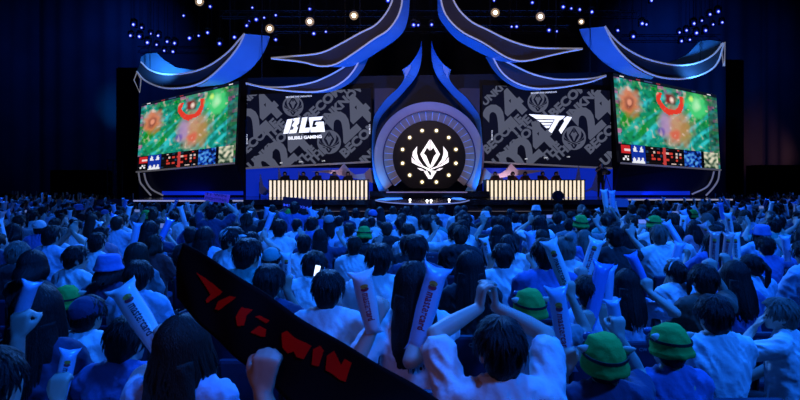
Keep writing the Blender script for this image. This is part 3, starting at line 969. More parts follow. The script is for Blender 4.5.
truss((-12, 33.5, 13.3), (16, 33.5, 13.3), 'dark lattice truss running across under the roof')
truss((-18, 34.5, 11.2), (-8, 34.5, 11.2), 'dark lattice truss over the match screen beside BLG')
truss((10, 34.5, 12.0), (22, 34.5, 12.0), 'dark lattice truss over the match screen beside T1')
truss((-9, 32.5, 12.0), (11, 32.5, 12.0), 'dark lattice truss behind the warm floodlights')

# ================================================================== people
random.seed(11)
rng = random.Random(5)
V3 = lambda *a: np.array(a, float)


class Prims:
    """Closed overlapping shapes that are later fused into one surface."""

    def __init__(self):
        self.V, self.F = [], []

    def add(self, V, F):
        b = len(self.V)
        self.V += [tuple(v) for v in V]
        self.F += [tuple(i + b for i in f) for f in F]

    def rings(self, R):
        n = len(R[0])
        V = [p for r in R for p in r]
        F = []
        for i in range(len(R) - 1):
            for k in range(n):
                F.append((i * n + k, i * n + (k + 1) % n, (i + 1) * n + (k + 1) % n, (i + 1) * n + k))
        F.append(tuple(range(n))[::-1])
        F.append(tuple(range((len(R) - 1) * n, len(R) * n)))
        self.add(V, F)

    def cap(self, p0, p1, r0, r1, n=10):
        p0, p1 = np.array(p0, float), np.array(p1, float)
        d = p1 - p0
        L = np.linalg.norm(d)
        d = d / L if L > 1e-6 else V3(0, 0, 1)
        u = np.cross(d, V3(0, 0, 1) if abs(d[2]) < .9 else V3(0, 1, 0))
        u /= np.linalg.norm(u)
        w = np.cross(d, u)
        R = []
        st = [(p0 - d * r0 * math.cos(a), r0 * math.sin(a)) for a in (.25, .7, 1.15)] + [(p0, r0), (p1, r1)] + [(p1 + d * r1 * math.cos(a), r1 * math.sin(a)) for a in (1.15, .7, .25)]
        for c, r in st:
            R.append([c + (u * math.cos(t) + w * math.sin(t)) * r for t in [2 * math.pi * k / n for k in range(n)]])
        self.rings(R)

    def chain(self, pts, rr, n=8):
        for i in range(len(pts) - 1):
            self.cap(pts[i], pts[i + 1], rr[i], rr[i + 1], n)

    def ell(self, c, r, n=14, m=9, rot=None):
        R = []
        for j in range(m):
            ph = math.pi * (j + .5) / m
            ring = []
            for k in range(n):
                t = 2 * math.pi * k / n
                v = V3(r[0] * math.sin(ph) * math.cos(t), r[1] * math.sin(ph) * math.sin(t), -r[2] * math.cos(ph))
                if rot is not None:
                    v = rot @ v
                ring.append(np.array(c) + v)
            R.append(ring)
        self.rings(R)

    def loft(self, spec, n=20):
        """spec: (z, x, y, rx, ry[, power])"""
        R = []
        for s in spec:
            z, x, y, rx, ry = s[:5]
            pw = s[5] if len(s) > 5 else 1.0
            ring = []
            for k in range(n):
                t = 2 * math.pi * k / n
                c, q = math.cos(t), math.sin(t)
                ring.append((x + rx * math.copysign(abs(c) ** pw, c), y + ry * math.copysign(abs(q) ** pw, q), z))
            R.append(ring)
        self.rings(R)

    def xform(self, start, M, pivot):
        for i in range(start, len(self.V)):
            self.V[i] = tuple(M @ (np.array(self.V[i]) - pivot) + pivot)


def fuse(P_, voxel, it=6, name='mesh', fac=.5):
    me = bpy.data.meshes.new(name)
    me.from_pydata(P_.V, [], P_.F)
    o = bpy.data.objects.new('tmp', me)
    COL.objects.link(o)
    m = o.modifiers.new('r', 'REMESH')
    m.mode = 'VOXEL'
    m.voxel_size = voxel
    if it:
        s = o.modifiers.new('s', 'SMOOTH')
        s.factor = fac
        s.iterations = it
    dg = bpy.context.evaluated_depsgraph_get()
    out = bpy.data.meshes.new_from_object(o.evaluated_get(dg))
    bpy.data.objects.remove(o)
    bpy.data.meshes.remove(me)
    out.name = name
    out.polygons.foreach_set('use_smooth', [True] * len(out.polygons))
    out.materials.clear()
    out.materials.append(None)
    return out


def wrinkle(me, amp, sc, seed):
    n = len(me.vertices)
    co = np.empty(n * 3); no = np.empty(n * 3)
    me.vertices.foreach_get('co', co); me.vertices.foreach_get('normal', no)
    co = co.reshape(-1, 3); no = no.reshape(-1, 3)
    d = np.array([-abs(mnoise.noise((x * sc * 1.5 + .9 * z * sc + seed, y * sc * .6, z * sc * .45 - .4 * x * sc))) * 1.9 + .45 - .6 * abs(mnoise.noise((x * sc * 2.2 - 1.6 * z * sc, y * sc, z * sc * .8 + seed))) for x, y, z in co])
    co += no * (d * amp)[:, None]
    me.vertices.foreach_set('co', co.ravel())
    me.update()


def rotm(yaw, pitch, roll=0):
    return np.array((Matrix.Rotation(yaw, 3, 'Z') @ Matrix.Rotation(pitch, 3, 'X') @ Matrix.Rotation(roll, 3, 'Y')))


PIV = V3(0, 0.0, 1.10)
UP_L, FO_L = .285, .255


def unit(v):
    return v / (np.linalg.norm(v) + 1e-9)


def ik(S, T, pole):
    S, T = np.array(S), np.array(T)
    d = T - S
    L = np.linalg.norm(d)
    mx = (UP_L + FO_L) * .985
    if L > mx:
        T = S + d / L * mx
        L = mx
    if L < .12:
        T = S + d / L * .12
        L = .12
    dn = (T - S) / L
    a = (UP_L ** 2 - FO_L ** 2 + L ** 2) / (2 * L)
    h = math.sqrt(max(0, UP_L ** 2 - a ** 2))
    p = np.array(pole) - dn * np.dot(pole, dn)
    return S + dn * a + unit(p) * h, T


def hand(Q, w, d, n, side, style='relaxed', k=1.0):
    """w wrist, d pointing to the knuckles, n out of the palm; side +1/-1 puts the thumb on that side of d x n."""
    d = unit(np.array(d, float)); n = np.array(n, float); n = unit(n - d * np.dot(n, d))
    l = unit(np.cross(d, n)) * side
    spread = {'open': .10, 'grip': .0, 'relaxed': .05, 'clasp': .14}[style]
    curl = {'open': (.10, .12, .10), 'grip': (1.0, 1.25, .9), 'relaxed': (.35, .45, .35), 'clasp': (.75, .6, .5)}[style]
    for i, (off, ln) in enumerate(((.032, .072), (.011, .080), (-.011, .074), (-.031, .058))):
        base = w + d * .022 + l * off * .55
        kn = w + d * (.094 - abs(off) * .25) + l * off
        Q.cap(base, kn, .016 * k, .0125 * k, 8)
        p = kn
        ang = 0
        pts, rr = [p], [.0105 * k]
        lat = l * (spread * (off / .032))
        for j, fr in enumerate((.45, .30, .25)):
            ang += curl[j]
            p = p + unit(d * math.cos(ang) + n * math.sin(ang) + lat) * ln * fr
            pts.append(p); rr.append((.0095 - .0011 * j) * k)
        Q.chain(pts, rr, 8)
    Q.cap(w + d * .02 - l * .02, w + d * .07 - l * .022, .015 * k, .014 * k)
    Q.cap(w + d * .02, w + d * .08, .017 * k, .014 * k)
    tb = w + d * .022 + l * .026
    t1 = tb + unit(d * .72 + l * .62 + n * .35) * .042
    t2 = t1 + unit(d * .85 + l * (.25 if style in ('grip', 'clasp') else .45) + n * (.7 if style in ('grip', 'clasp') else .2)) * .032
    t3 = t2 + unit(d * .8 + n * (.8 if style in ('grip', 'clasp') else .15) - l * (.3 if style in ('grip', 'clasp') else 0)) * .024
    Q.chain([tb, t1, t2, t3], [.016 * k, .0125 * k, .011 * k, .0085 * k])


LAP = dict(t=(.11, .30, .60), pole=(.7, -.6, -.4), d=(-.35, .9, -.15), n=(0, -.1, -1), style='relaxed')


def mirror_arm(a):
    b = dict(a)
    for k_ in ('t', 'pole', 'd', 'n'):
        v = a[k_]
        b[k_] = (-v[0], v[1], v[2])
    return b


_figs = {}


def figure(key, arms, build=1.0, voxel=.013, head=(0, 0), k=1.1, sleeve=.62, hoodie=False, wr=.010, seed=1.0, face=True, lean=0.0):
    """One seated body facing +Y with its shirt; arms = (right, left) specs. Returns dict of meshes (body, shirt) and head angles."""
    if key in _figs:
        return _figs[key]
    sw = .172 * build
    B, S = Prims(), Prims()
    # trunk (under the shirt), neck
    tor = [(.46, 0, -.02, .150, .110), (.55, 0, -.02, .155, .115), (.70, 0, -.015, .140, .105), (.85, 0, -.01, .155 * build, .112), (.96, 0, -.01, .170 * build, .108), (1.03, 0, -.015, .150 * build, .088), (1.075, 0, -.015, .085, .068)]
    B.loft(tor)
    B.cap((0, -.02, 1.03), (0, .008, 1.14), .056, .050)
    for s in (-1, 1):
        B.cap((s * .02, -.02, 1.10), (s * sw * .86, -.012, 1.035), .045, .050)
    h0 = len(B.V)
    B.ell((0, .018, 1.212), (.074, .094, .103), 18, 12)
    B.ell((0, .045, 1.160), (.056, .062, .062))
    B.ell((0, .088, 1.118), (.026, .022, .018))
    B.cap((0, .104, 1.215), (0, .121, 1.176), .010, .0155)
    B.ell((0, .112, 1.172), (.019, .012, .010))
    B.ell((0, .1, 1.143), (.026, .012, .011))
    B.ell((0, .093, 1.238), (.05, .018, .012))
    for s in (-1, 1):
        B.ell((s * .077, .008, 1.195), (.011, .021, .033), 10, 7)
    Mh = rotm(head[0], head[1])
    B.xform(h0, Mh, PIV)
    # shirt
    ease = .014 if not hoodie else .022
    S.loft([(.50, 0, -.02, .165, .128), (.62, 0, -.02, .165, .128), (.74, 0, -.02, .170, .132), (.86, 0, -.02, .176 * build, .136), (.96, 0, -.016, .182 * build, .128), (1.03, 0, -.017, .160 * build, .1), (1.075, 0, -.017, .10, .082), (1.105, 0, -.014, .069, .067), (1.112, 0, -.012, .060, .060)])
    if hoodie:
        S.ell((0, -.085, 1.04), (.11, .055, .065))
        S.ell((0, -.06, 1.085), (.085, .05, .035))
    for s, a in zip((1, -1), arms):
        sh = V3(s * sw, -.008, 1.015)
        el, wr_ = ik(sh, a['t'], a['pole'])
        B.cap(sh, sh + (el - sh) * .5, .054, .046)
        B.cap(sh + (el - sh) * .5, el, .046, .039)
        B.cap(el, el + (wr_ - el) * .35, .039, .041)
        B.cap(el + (wr_ - el) * .35, wr_, .041, .027)
        hand(B, wr_ - unit(wr_ - el) * .0, a['d'], a['n'], a.get('side', s), a['style'], k)
        S.cap(V3(s * sw * .45, -.015, 1.03), sh, .052 + ease, .054 + ease)
        S.cap((s * .022, -.024, 1.085), (s * sw * .88, -.014, 1.035), .056, .054 + ease)
        full = hoodie or a.get('long')
        end = sh + (el - sh) * (1.0 if full else sleeve)
        S.cap(sh, end, .054 + ease, .050 + ease * 1.9)
        if full:
            S.cap(end, wr_ - unit(wr_ - el) * .02, .05 + ease * .6, .034 + ease * .4)
    body = fuse(B, voxel, 5, 'person')
    if face:
        bm = bmesh.new(); bm.from_mesh(body)
        for s in (-1, 1):
            p = Mh @ (V3(s * .030, .1035, 1.205) - PIV) + PIV
            r = bmesh.ops.create_uvsphere(bm, u_segments=6, v_segments=5, radius=.0085, matrix=Matrix.Translation(p))
            for v in r['verts']:
                for f in v.link_faces:
                    f.material_index = 1
        bm.to_mesh(body); bm.free()
        body.polygons.foreach_set('use_smooth', [True] * len(body.polygons))
    body.materials.append(mat('eye_dark', (.02, .015, .012), .2))
    shirt = fuse(S, max(voxel, .011), 8, 'shirt')
    wrinkle(shirt, wr, 13, seed)
    _figs[key] = dict(body=body, shirt=shirt, head=head)
    return _figs[key]


def legs_mesh(voxel=.02):
    Q = Prims()
    Q.loft([(.42, 0, -.02, .15, .12), (.50, 0, -.02, .168, .130), (.58, 0, -.02, .166, .128), (.62, 0, -.02, .158, .12)])
    for s in (-1, 1):
        Q.cap((s * .09, 0, .50), (s * .125, .43, .50), .088, .066)
        Q.cap((s * .125, .43, .50), (s * .13, .40, .10), .066, .05)
    me = fuse(Q, voxel, 4, 'trousers')
    wrinkle(me, .006, 10, 3.3)
    return me


def shoes_mesh():
    Q = Prims()
    Q.cap((0, -.03, .045), (0, .13, .035), .042, .034)
    Q.cap((0, -.01, .10), (0, -.01, .05), .043, .042)
    return fuse(Q, .016, 3, 'shoe')


# ------------------------------------------------------------------ hair (coordinates from the neck pivot)
HC = V3(0, .018, .112)


def add_lock(bm, pts, w0, nrm_from=HC):
    """A tapered three-sided strand."""
    rings = []
    m = len(pts)
    for i, p in enumerate(pts):
        d = unit(pts[min(i + 1, m - 1)] - pts[max(i - 1, 0)])
        n = unit(p - nrm_from)
        t = unit(np.cross(d, n))
        w = w0 * (1 - (i / (m - 1)) ** 2 * .85)
        rings.append([bm.verts.new(p + t * w), bm.verts.new(p + n * w * .55), bm.verts.new(p - t * w)])
    for a, b in zip(rings, rings[1:]):
        for j, q in ((0, 1), (1, 2)):
            f = bm.faces.new((a[j], a[q], b[q], b[j]))
            f.smooth = True


def skull_pt(th, ph, gr=.018):
    """th from the crown down, ph azimuth (0 = +Y front)."""
    r = V3(.074 + gr, .094 + gr, .103 + gr)
    return HC + V3(r[0] * math.sin(th) * math.sin(ph), r[1] * math.sin(th) * math.cos(ph), r[2] * math.cos(th))


def hair_mesh(style, voxel=.012, locks=0, seed=0):
    R = random.Random(seed + 77)
    Q = Prims()
    Q.ell(HC + V3(0, -.012, .014), (.086, .098, .101), 18, 12)
    Q.ell(HC + V3(0, -.045, -.03), (.078, .062, .075))
    if style == 'short':
        Q.ell(HC + V3(0, -.058, -.062), (.056, .034, .045))
        Q.ell(HC + V3(0, .055, .07), (.062, .04, .035))
    elif style == 'crop':
        Q.ell(HC + V3(0, .045, .062), (.06, .04, .032))
    elif style == 'bob':
        for s in (-1, 1):
            Q.cap(HC + V3(s * .072, -.01, .0), HC + V3(s * .075, -.0, -.095), .032, .028)
        Q.ell(HC + V3(0, -.055, -.06), (.092, .055, .075))
    elif style in ('long', 'wavy'):
        Q.loft([(HC[2] - .02, 0, -.045, .095, .062), (HC[2] - .09, 0, -.065, .105, .058), (HC[2] - .17, 0, -.085, .115, .05), (HC[2] - .26, 0, -.105, .115, .042), (HC[2] - .34, 0, -.115, .10, .034), (HC[2] - .38, 0, -.118, .07, .026)])
        for s in (-1, 1):
            Q.cap(HC + V3(s * .07, -.005, .0), HC + V3(s * .082, -.02, -.12), .030, .026)
    elif style == 'ponytail':
        Q.ell(HC + V3(0, -.115, .03), (.028, .03, .03))
        Q.chain([HC + V3(0, -.12, .03), HC + V3(0, -.155, -.03), HC + V3(0, -.15, -.13), HC + V3(0, -.135, -.20)], [.024, .032, .028, .012])
    elif style == 'bun':
        Q.ell(HC + V3(0, -.06, .115), (.042, .042, .038))
    me = fuse(Q, voxel, 4, 'hair')
    # keep the face free: pull everything in front of the hairline back inside the skull
    n = len(me.vertices)
    co = np.empty(n * 3); me.vertices.foreach_get('co', co); co = co.reshape(-1, 3)
    f = (co[:, 1] > HC[1] + .045) & (co[:, 2] < HC[2] + .045)
    co[f, 1] = HC[1] + .045 - (co[f, 1] - HC[1] - .045) * .2
    sd = seed * 3.1
    d = np.array([mnoise.noise((x * 26 + sd, y * 26, z * 12)) + .6 * mnoise.noise((x * 60, y * 60 + sd, z * 25)) for x, y, z in co])
    co += (co - HC) / (np.linalg.norm(co - HC, axis=1)[:, None] + 1e-6) * (d * (.006 if style != 'crop' else .003))[:, None]
    me.vertices.foreach_set('co', co.ravel())
    me.update()
    if locks:
        bm = bmesh.new(); bm.from_mesh(me)
        for i in range(locks):
            ph = R.uniform(-math.pi, math.pi)
            front = abs(ph) < .9
            if style in ('long', 'wavy', 'bob') and not front:
                th0 = R.uniform(.05, .9)
                pts = [skull_pt(th0 + (1.55 - th0) * q, ph + .05 * R.uniform(-1, 1), .019 + .006 * R.random()) for q in (0, .35, .7, 1)]
                p = pts[-1]
                ln = (.34 if style != 'bob' else .10) * R.uniform(.75, 1.05)
                back = max(0, -math.cos(ph))
                for q in (.3, .6, .85, 1.0):
                    wv = .012 * math.sin(q * 9 + i) if style == 'wavy' else 0
                    pts.append(p + V3(wv + math.sin(ph) * (.016 * math.sin(q * 3)), -.075 * q * back - .012 * q + wv, -ln * q))
                add_lock(bm, pts, R.uniform(.006, .011))
            else:
                th0 = R.uniform(.0, 1.25 if not front else .7)
                sw = R.uniform(-.25, .35)
                ln = R.uniform(.45, .75)
                end = min(th0 + ln, 1.95 if not front else 1.05)
                lift = R.uniform(.0, .012)
                pts = [skull_pt(th0 + (end - th0) * q, ph + sw * q, .020 + lift * q * (1.6 if style == 'short' else .7)) for q in (0, .3, .6, .85, 1)]
                add_lock(bm, pts, R.uniform(.005, .010))
        bm.to_mesh(me); bm.free()
        me.polygons.foreach_set('use_smooth', [True] * len(me.polygons))
    return me


def cap_mesh():
    Q = Prims()
    Q.ell(HC + V3(0, -.005, .028), (.092, .108, .098), 18, 12)
    Q.cap(HC + V3(-.05, .085, .035), HC + V3(.05, .085, .035), .012, .012)
    for x in (-.045, -.015, .015, .045):
        Q.cap(HC + V3(x, .09, .035), HC + V3(x * .8, .155 - abs(x) * .5, .022), .012, .009)
    me = fuse(Q, .011, 4, 'cap')
    co = np.empty(len(me.vertices) * 3); me.vertices.foreach_get('co', co); co = co.reshape(-1, 3)
    f = co[:, 2] < HC[2] + .012
    co[f, 2] = HC[2] + .012 + (co[f, 2] - HC[2] - .012) * .05
    me.vertices.foreach_set('co', co.ravel()); me.update()
    return me


def bucket_mesh():
    Q = Prims()
    z = HC[2]
    Q.loft([(z + .0, 0, -.01, .118, .128), (z + .012, 0, -.01, .116, .126), (z + .05, 0, -.01, .098, .112), (z + .10, 0, -.01, .088, .10), (z + .128, 0, -.01, .075, .086), (z + .134, 0, -.01, .05, .06)], 22)
    return fuse(Q, .012, 3, 'bucket_hat')


def green_hat():
    z = HC[2]
    Q = Prims()
    Q.loft([(z - .03, 0, -.022, .103, .108), (z - .01, 0, -.02, .107, .114), (z + .03, 0, -.015, .106, .116), (z + .075, 0, -.01, .100, .110), (z + .115, 0, -.01, .082, .088), (z + .138, 0, -.012, .052, .052), (z + .146, 0, -.014, .02, .02)], 24)
    Q.loft([(z - .034, 0, -.022, .104, .110), (z - .028, 0, -.022, .113, .119), (z - .004, 0, -.02, .115, .122), (z + .004, 0, -.02, .107, .114)], 24)
    me = fuse(Q, .008, 3, 'hat')
    wrinkle(me, .008, 9, 5.0)
    ear = Prims()
    ear.loft([(-.01, 0, 0, .026, .015), (.012, .002, 0, .022, .013), (.030, .006, 0, .013, .009), (.045, .01, 0, .003, .003)], 10)
    em = fuse(ear, .005, 3, 'hat_ear')
    G = Prims()
    for s in (-1, 1):
        c = HC + V3(s * .042, .10, .075)
        G.ell(c, (.036, .022, .027))
    G.cap(HC + V3(-.02, .118, .075), HC + V3(.02, .118, .075), .007, .007)
    gm = fuse(G, .006, 3, 'goggles')
    bm = bmesh.new()
    n = 28
    rr = []
    for i in range(n):
        t = 2 * math.pi * i / n
        c, s_ = math.cos(t), math.sin(t)
        ring = []
        for (dr, dz) in ((0, -.008), (.006, -.008), (.006, .008), (0, .008)):
            ring.append(bm.verts.new(((.105 + dr) * c, -.012 + (.115 + dr) * s_, z + .055 + dz + .012 * s_)))
        rr.append(ring)
    for i in range(n):
        a, b = rr[i], rr[(i + 1) % n]
        for j in range(4):
            bm.faces.new((a[j], a[(j + 1) % 4], b[(j + 1) % 4], b[j]))
    sm = ob_mesh('strap', bm)
    for m_ in (em, gm, sm):
        if not len(m_.materials):
            m_.materials.append(None)
    return me, em, gm, sm


def bow_mesh():
    Q = Prims()
    for i in range(13):
        a = -1.35 + 2.7 * i / 12
        b = -1.35 + 2.7 * (i + 1) / 12
        if i < 12:
            Q.cap(HC + V3(.097 * math.sin(a), .0, .012 + .116 * math.cos(a)), HC + V3(.097 * math.sin(b), 0, .012 + .116 * math.cos(b)), .009, .009, 6)
    for s in (-1, 1):
        Q.ell(HC + V3(s * .03, 0, .142), (.03, .012, .02))
    return fuse(Q, .007, 2, 'headband')


# ------------------------------------------------------------------ palettes
SKIN = [mat('skin_light', (.56, .38, .30), .5, vary=.08, vscale=18), mat('skin_warm', (.46, .30, .22), .5, vary=.08, vscale=18), mat('skin_pale', (.62, .45, .37), .5, vary=.08, vscale=18)]
_hs = (60, 60, 9)
HAIRM = {'black': mat('hair_black', (.010, .009, .010), .42, spec=.22, bump=(5, .6, .01), stretch=_hs), 'dark brown': mat('hair_brown', (.028, .018, .013), .45, spec=.22, bump=(5, .6, .01), stretch=_hs), 'ash brown': mat('hair_ash', (.16, .13, .11), .5, spec=.22, bump=(5, .6, .01), stretch=_hs)}


def cloth(n, c):
    return mat('cloth_' + n.replace(' ', '_'), c, .85, bump=(11, .55, .03), vary=.07, vscale=9, sheen=.15)


SHIRTM = {n: cloth(n, c) for n, c in {'white': (.78, .78, .80), 'pale blue': (.45, .58, .78), 'black': (.012, .012, .015), 'navy': (.03, .045, .12), 'blue': (.08, .16, .45), 'grey': (.22, .23, .25), 'teal': (.08, .38, .34), 'maroon': (.16, .03, .03), 'pink': (.55, .25, .32), 'brown': (.11, .055, .035)}.items()}
TROUSERM = [cloth('trouser black', (.015, .015, .02)), cloth('trouser denim', (.05, .08, .18))]
SHOEM = mat('shoe_dark', (.04, .04, .045), .5)
HATG = mat('hat_green_felt', (.03, .42, .05), .9, bump=(120, .4, .004), vary=.18, vscale=14)
EARM = mat('hat_ear_cream', (.82, .62, .52), .8)
STRAPM = mat('hat_strap_brown', (.03, .018, .012), .6)
GOGM = mat('goggle_blue', (.05, .10, .25), .25)
CAPM = {'navy': cloth('cap navy', (.02, .03, .10)), 'white': cloth('cap white', (.7, .7, .72)), 'blue': cloth('cap blue', (.10, .20, .55)), 'grey': cloth('cap grey', (.3, .32, .34)), 'green': HATG, 'teal': cloth('cap teal', (.10, .36, .38))}

HAIR_HI = {s: hair_mesh(s, .009, n, i) for i, (s, n) in enumerate((('short', 420), ('long', 380), ('wavy', 380), ('crop', 200), ('bob', 320), ('ponytail', 320), ('bun', 320)))}
HAIR_LO = {s: hair_mesh(s, .013, n, i) for i, (s, n) in enumerate((('short', 90), ('long', 80), ('crop', 0), ('bob', 80), ('ponytail', 70), ('bun', 70)))}
HATS = {'cap': cap_mesh(), 'bucket hat': bucket_mesh(), 'bow headband': bow_mesh()}
GREEN = green_hat()
LEGS, SHOES = legs_mesh(), shoes_mesh()


def inst(name, me, m, parent, loc=(0, 0, 0), rot=None):
    o = bpy.data.objects.new(name, me)
    COL.objects.link(o)
    if m is not None:
        o.material_slots[0].link = 'OBJECT'
        o.material_slots[0].material = m
    if parent is not None:
        o.parent = parent
    o.location = loc
    if rot is not None:
        o.rotation_mode = 'QUATERNION'
        o.rotation_quaternion = Matrix(rot.tolist()).to_quaternion()
    return o


N_PEOPLE = [0]


def person(fig, loc, rz, s, hair, hairc, shirtc, label, group=None, hi=False, hat=None, skin=None, shirt_part='t_shirt', cat='person', legs=True):
    o = bpy.data.objects.new('person', fig['body'])
    COL.objects.link(o)
    o.location = loc; o.rotation_euler = (0, 0, rz); o.scale = (s, s, s)
    o.material_slots[0].link = 'OBJECT'
    o.material_slots[0].material = skin or SKIN[rng.randrange(3)]
    tag(o, label, cat, group)
    M = rotm(*fig['head'])
    piv = tuple(PIV)
    if hair:
        H = (HAIR_HI if hi else HAIR_LO)
        inst('hair', H.get(hair) or H['long'], HAIRM[hairc], o, piv, M)
    inst(shirt_part, fig['shirt'], SHIRTM[shirtc], o)
    if legs:
        t = inst('trousers', LEGS, TROUSERM[rng.randrange(2)], o)
        for sx in (-1, 1):
            inst('shoe', SHOES, SHOEM, o, (sx * .13, .40, 0))
    if hat:
        kind, col = hat
        if kind == 'green':
            h = inst('hat', GREEN[0], HATG, o, piv, M)
            for sx in (-1, 1):
                e = inst('hat_ear', GREEN[1], EARM, h, (sx * .096, -.03, HC[2] + .075))
                e.rotation_euler = (.25, sx * 1.0, 0 if sx > 0 else math.pi)
                if sx < 0:
                    e.rotation_euler = (-.25, 1.0, math.pi)
            inst('strap', GREEN[3], STRAPM, h)
            inst('goggles', GREEN[2], GOGM, h)
        else:
            inst(kind.replace(' ', '_'), HATS[kind], CAPM[col], o, piv, M @ (rotm(0, .1) if kind == 'cap' else np.eye(3)))
    N_PEOPLE[0] += 1
    return o


# ------------------------------------------------------------------ inflatable cheering sticks
def stick_mesh(L=.60, r=.05):
    bm = bmesh.new()
    rings = []
    n = 16
    zs = [0, .015, .04, .08, .14, .3, .5, .7, .84, .91, .955, .985, 1.0]
    for q in zs:
        e = max(0, 1 - min(q, 1 - q) / .09) ** 1.6
        tp = (.72 + .28 * min(1, q / .5))
        rx, ry = r * tp * (1 + .42 * e), r * tp * (1 - .93 * e)
        ring = []
        for k in range(n):
            t = 2 * math.pi * k / n
            x = rx * math.cos(t)
            z = q * L
            if q == 1.0:
                z += .03 * (abs(math.cos(t)) ** 3) + .008 * math.cos(5 * t)
            ring.append(bm.verts.new((x, ry * math.sin(t) + .002 * math.sin(3 * t + 20 * q), z)))
        rings.append(ring)
    for a, b in zip(rings, rings[1:]):
        for k in range(n):
            f = bm.faces.new((a[k], a[(k + 1) % n], b[(k + 1) % n], b[k])); f.smooth = True
    bm.faces.new(rings[0][::-1]); bm.faces.new(rings[-1])
    me = ob_mesh('inflatable_stick', bm)
    me.materials.append(None)
    return me


def stick_print(L=.60, r=.05):
    V, F = text_mesh('mastercard', .02, 1.0, 1.05)
    w = V[:, 0].max()
    s = L * .44 / w
    out = []
    for x, y in V:
        z = L * .70 - x * s
        a = (y - .3) * s / r
        rr = r * (.72 + .28 * min(1, z / L / .5)) * 1.03
        out.append((rr * math.sin(a), -rr * math.cos(a), z))
    me = bpy.data.meshes.new('lettering')
    me.from_pydata(out, [], F)
    me.materials.append(None)
    dots = []
    for dz in (.76, .805):
        vv = []
        for k in range(14):
            t = 2 * math.pi * k / 14
            a = .4 * math.cos(t)
            vv.append((r * 1.035 * math.sin(a), -r * 1.035 * math.cos(a), L * dz + .02 * math.sin(t)))
        m_ = bpy.data.meshes.new('printed_dot')
        m_.from_pydata(vv, [], [tuple(range(14))])
        m_.materials.append(None)
        dots.append(m_)
    return me, dots


STICK, (SPRINT, SDOTS) = stick_mesh(), stick_print()


def plastic(n, c):
    m = mat('plastic_' + n.replace(' ', '_'), c, .22, spec=.5, vary=.06, vscale=8, bump=(30, .25, .006))
    b = m.node_tree.nodes['Principled BSDF']
    b.inputs['Transmission Weight'].default_value = 0.0
    b.inputs['Subsurface Weight'].default_value = 0.0
    return m


STICKM = {'white': plastic('white', (.80, .80, .84)), 'pale blue': plastic('pale blue', (.42, .55, .85)), 'pink': plastic('pink', (.75, .38, .38)), 'blue': plastic('blue', (.12, .28, .75))}
PRINTM = {'navy': mat('print_navy', (.015, .012, .04), .5), 'red': mat('print_red', (.45, .02, .05), .5), 'orange': mat('print_orange', (.75, .35, .05), .5)}


def stick(p0, p1, rad, col, label, group=None, printed=True, ink='navy'):
    """An inflatable stick from its grip end p0 to its top p1."""
    p0, p1 = Vector(p0), Vector(p1)
    z = (p1 - p0).normalized()
    view = (Vector((0, 0, CZ)) - (p0 + p1) / 2).normalized()
    y = -(view - z * view.dot(z)).normalized()
    x = y.cross(z)
    Rm = Matrix((x, y, z)).transposed()
    o = inst('inflatable_stick', STICK, STICKM[col], None, p0)
    o.rotation_mode = 'QUATERNION'
    o.rotation_quaternion = Rm.to_quaternion()
    o.scale = (rad / .05, rad / .05, (p1 - p0).length / .60)
    tag(o, label, 'cheering stick', group)
    if printed:
        inst('lettering', SPRINT, PRINTM[ink], o)
        inst('printed_dot', SDOTS[0], PRINTM['red'], o)
        inst('printed_dot', SDOTS[1], PRINTM['orange'], o)
    return o


# ------------------------------------------------------------------ arena chairs
M_chair = mat('chair_navy', (.022, .028, .07), .5, vary=.2, vscale=8)
M_chairf = mat('chair_frame', (.03, .03, .035), .4, metal=.6)
M_chairt = mat('chair_number_print', (.22, .24, .30), .6)
_chair = None


def chair(loc, rz=0, label=None, sc=1.0):
    global _chair
    if _chair is None:
        parts = []
        bm = bmesh.new(); bx(bm, -.22, .22, -.20, .24, .355, .415, .02); parts.append(('seat', ob_mesh('seat', bm), M_chair))
        bm = bmesh.new(); bx(bm, -.225, .225, -.025, .025, .0, .36, .022)
        for v in bm.verts:
            v.co.y += -.200 - .05 * v.co.z / .36 + .25 * v.co.x ** 2
            v.co.z += .46
        parts.append(('backrest', ob_mesh('backrest', bm), M_chair))
        for sx in (-1, 1):
            parts.append(('leg', tube_mesh('leg', [(sx * .22, .20, .36), (sx * .225, .22, 0)], .014, 6), M_chairf))
            parts.append(('leg', tube_mesh('leg', [(sx * .22, -.25, .78), (sx * .22, -.22, .42), (sx * .225, -.26, 0)], .014, 6), M_chairf))
        V, F = text_mesh('CW 85', .01, 1.0)
        s = .036
        cx = V[:, 0].max() / 2
        me = bpy.data.meshes.new('seat_number')
        me.from_pydata([((x - cx) * s, -.281 + .25 * ((x - cx) * s) ** 2, .755 + y * s) for x, y in V], [], F)
        parts.append(('seat_number', me, M_chairt))
        for _, me, m_ in parts:
            me.materials.append(m_)
        _chair = parts
    t = empty('arena_chair', loc, rz, sc)
    for n_, me, _ in _chair:
        o = bpy.data.objects.new(n_, me); COL.objects.link(o); o.parent = t
    tag(t, label, 'chair', 'arena chairs under the spectators')
    return t

# ================================================================== the spectators one can tell apart
PLACED = []          # (x, y) of everyone seated


def wl(o_loc, rz, s, w):
    """world → a person's own coordinates"""
    v = np.array(w) - np.array(o_loc)
    c, q = math.cos(-rz), math.sin(-rz)
    return np.array([c * v[0] - q * v[1], q * v[0] + c * v[1], v[2]]) / s


def seat_at(px, py, d):
    """floor position and scale of a seated person whose head top shows at (px, py) at distance d"""
    p = P(px, py, d)
    return (p.x, d - .02, 0.0), max(.84, min(1.14, p.z / 1.325))


def lap():
    return dict(LAP), mirror_arm(LAP)


def arm_to(loc, rz, s, world, style='grip', pole=(.8, .1, -.5), d=(0, .25, 1), n=(0, 1, 0), side_sign=1):
    t = wl(loc, rz, s, world)
    return dict(t=tuple(t), pole=(pole[0] * side_sign, pole[1], pole[2]), d=(d[0] * side_sign, d[1], d[2]), n=n, style=style)


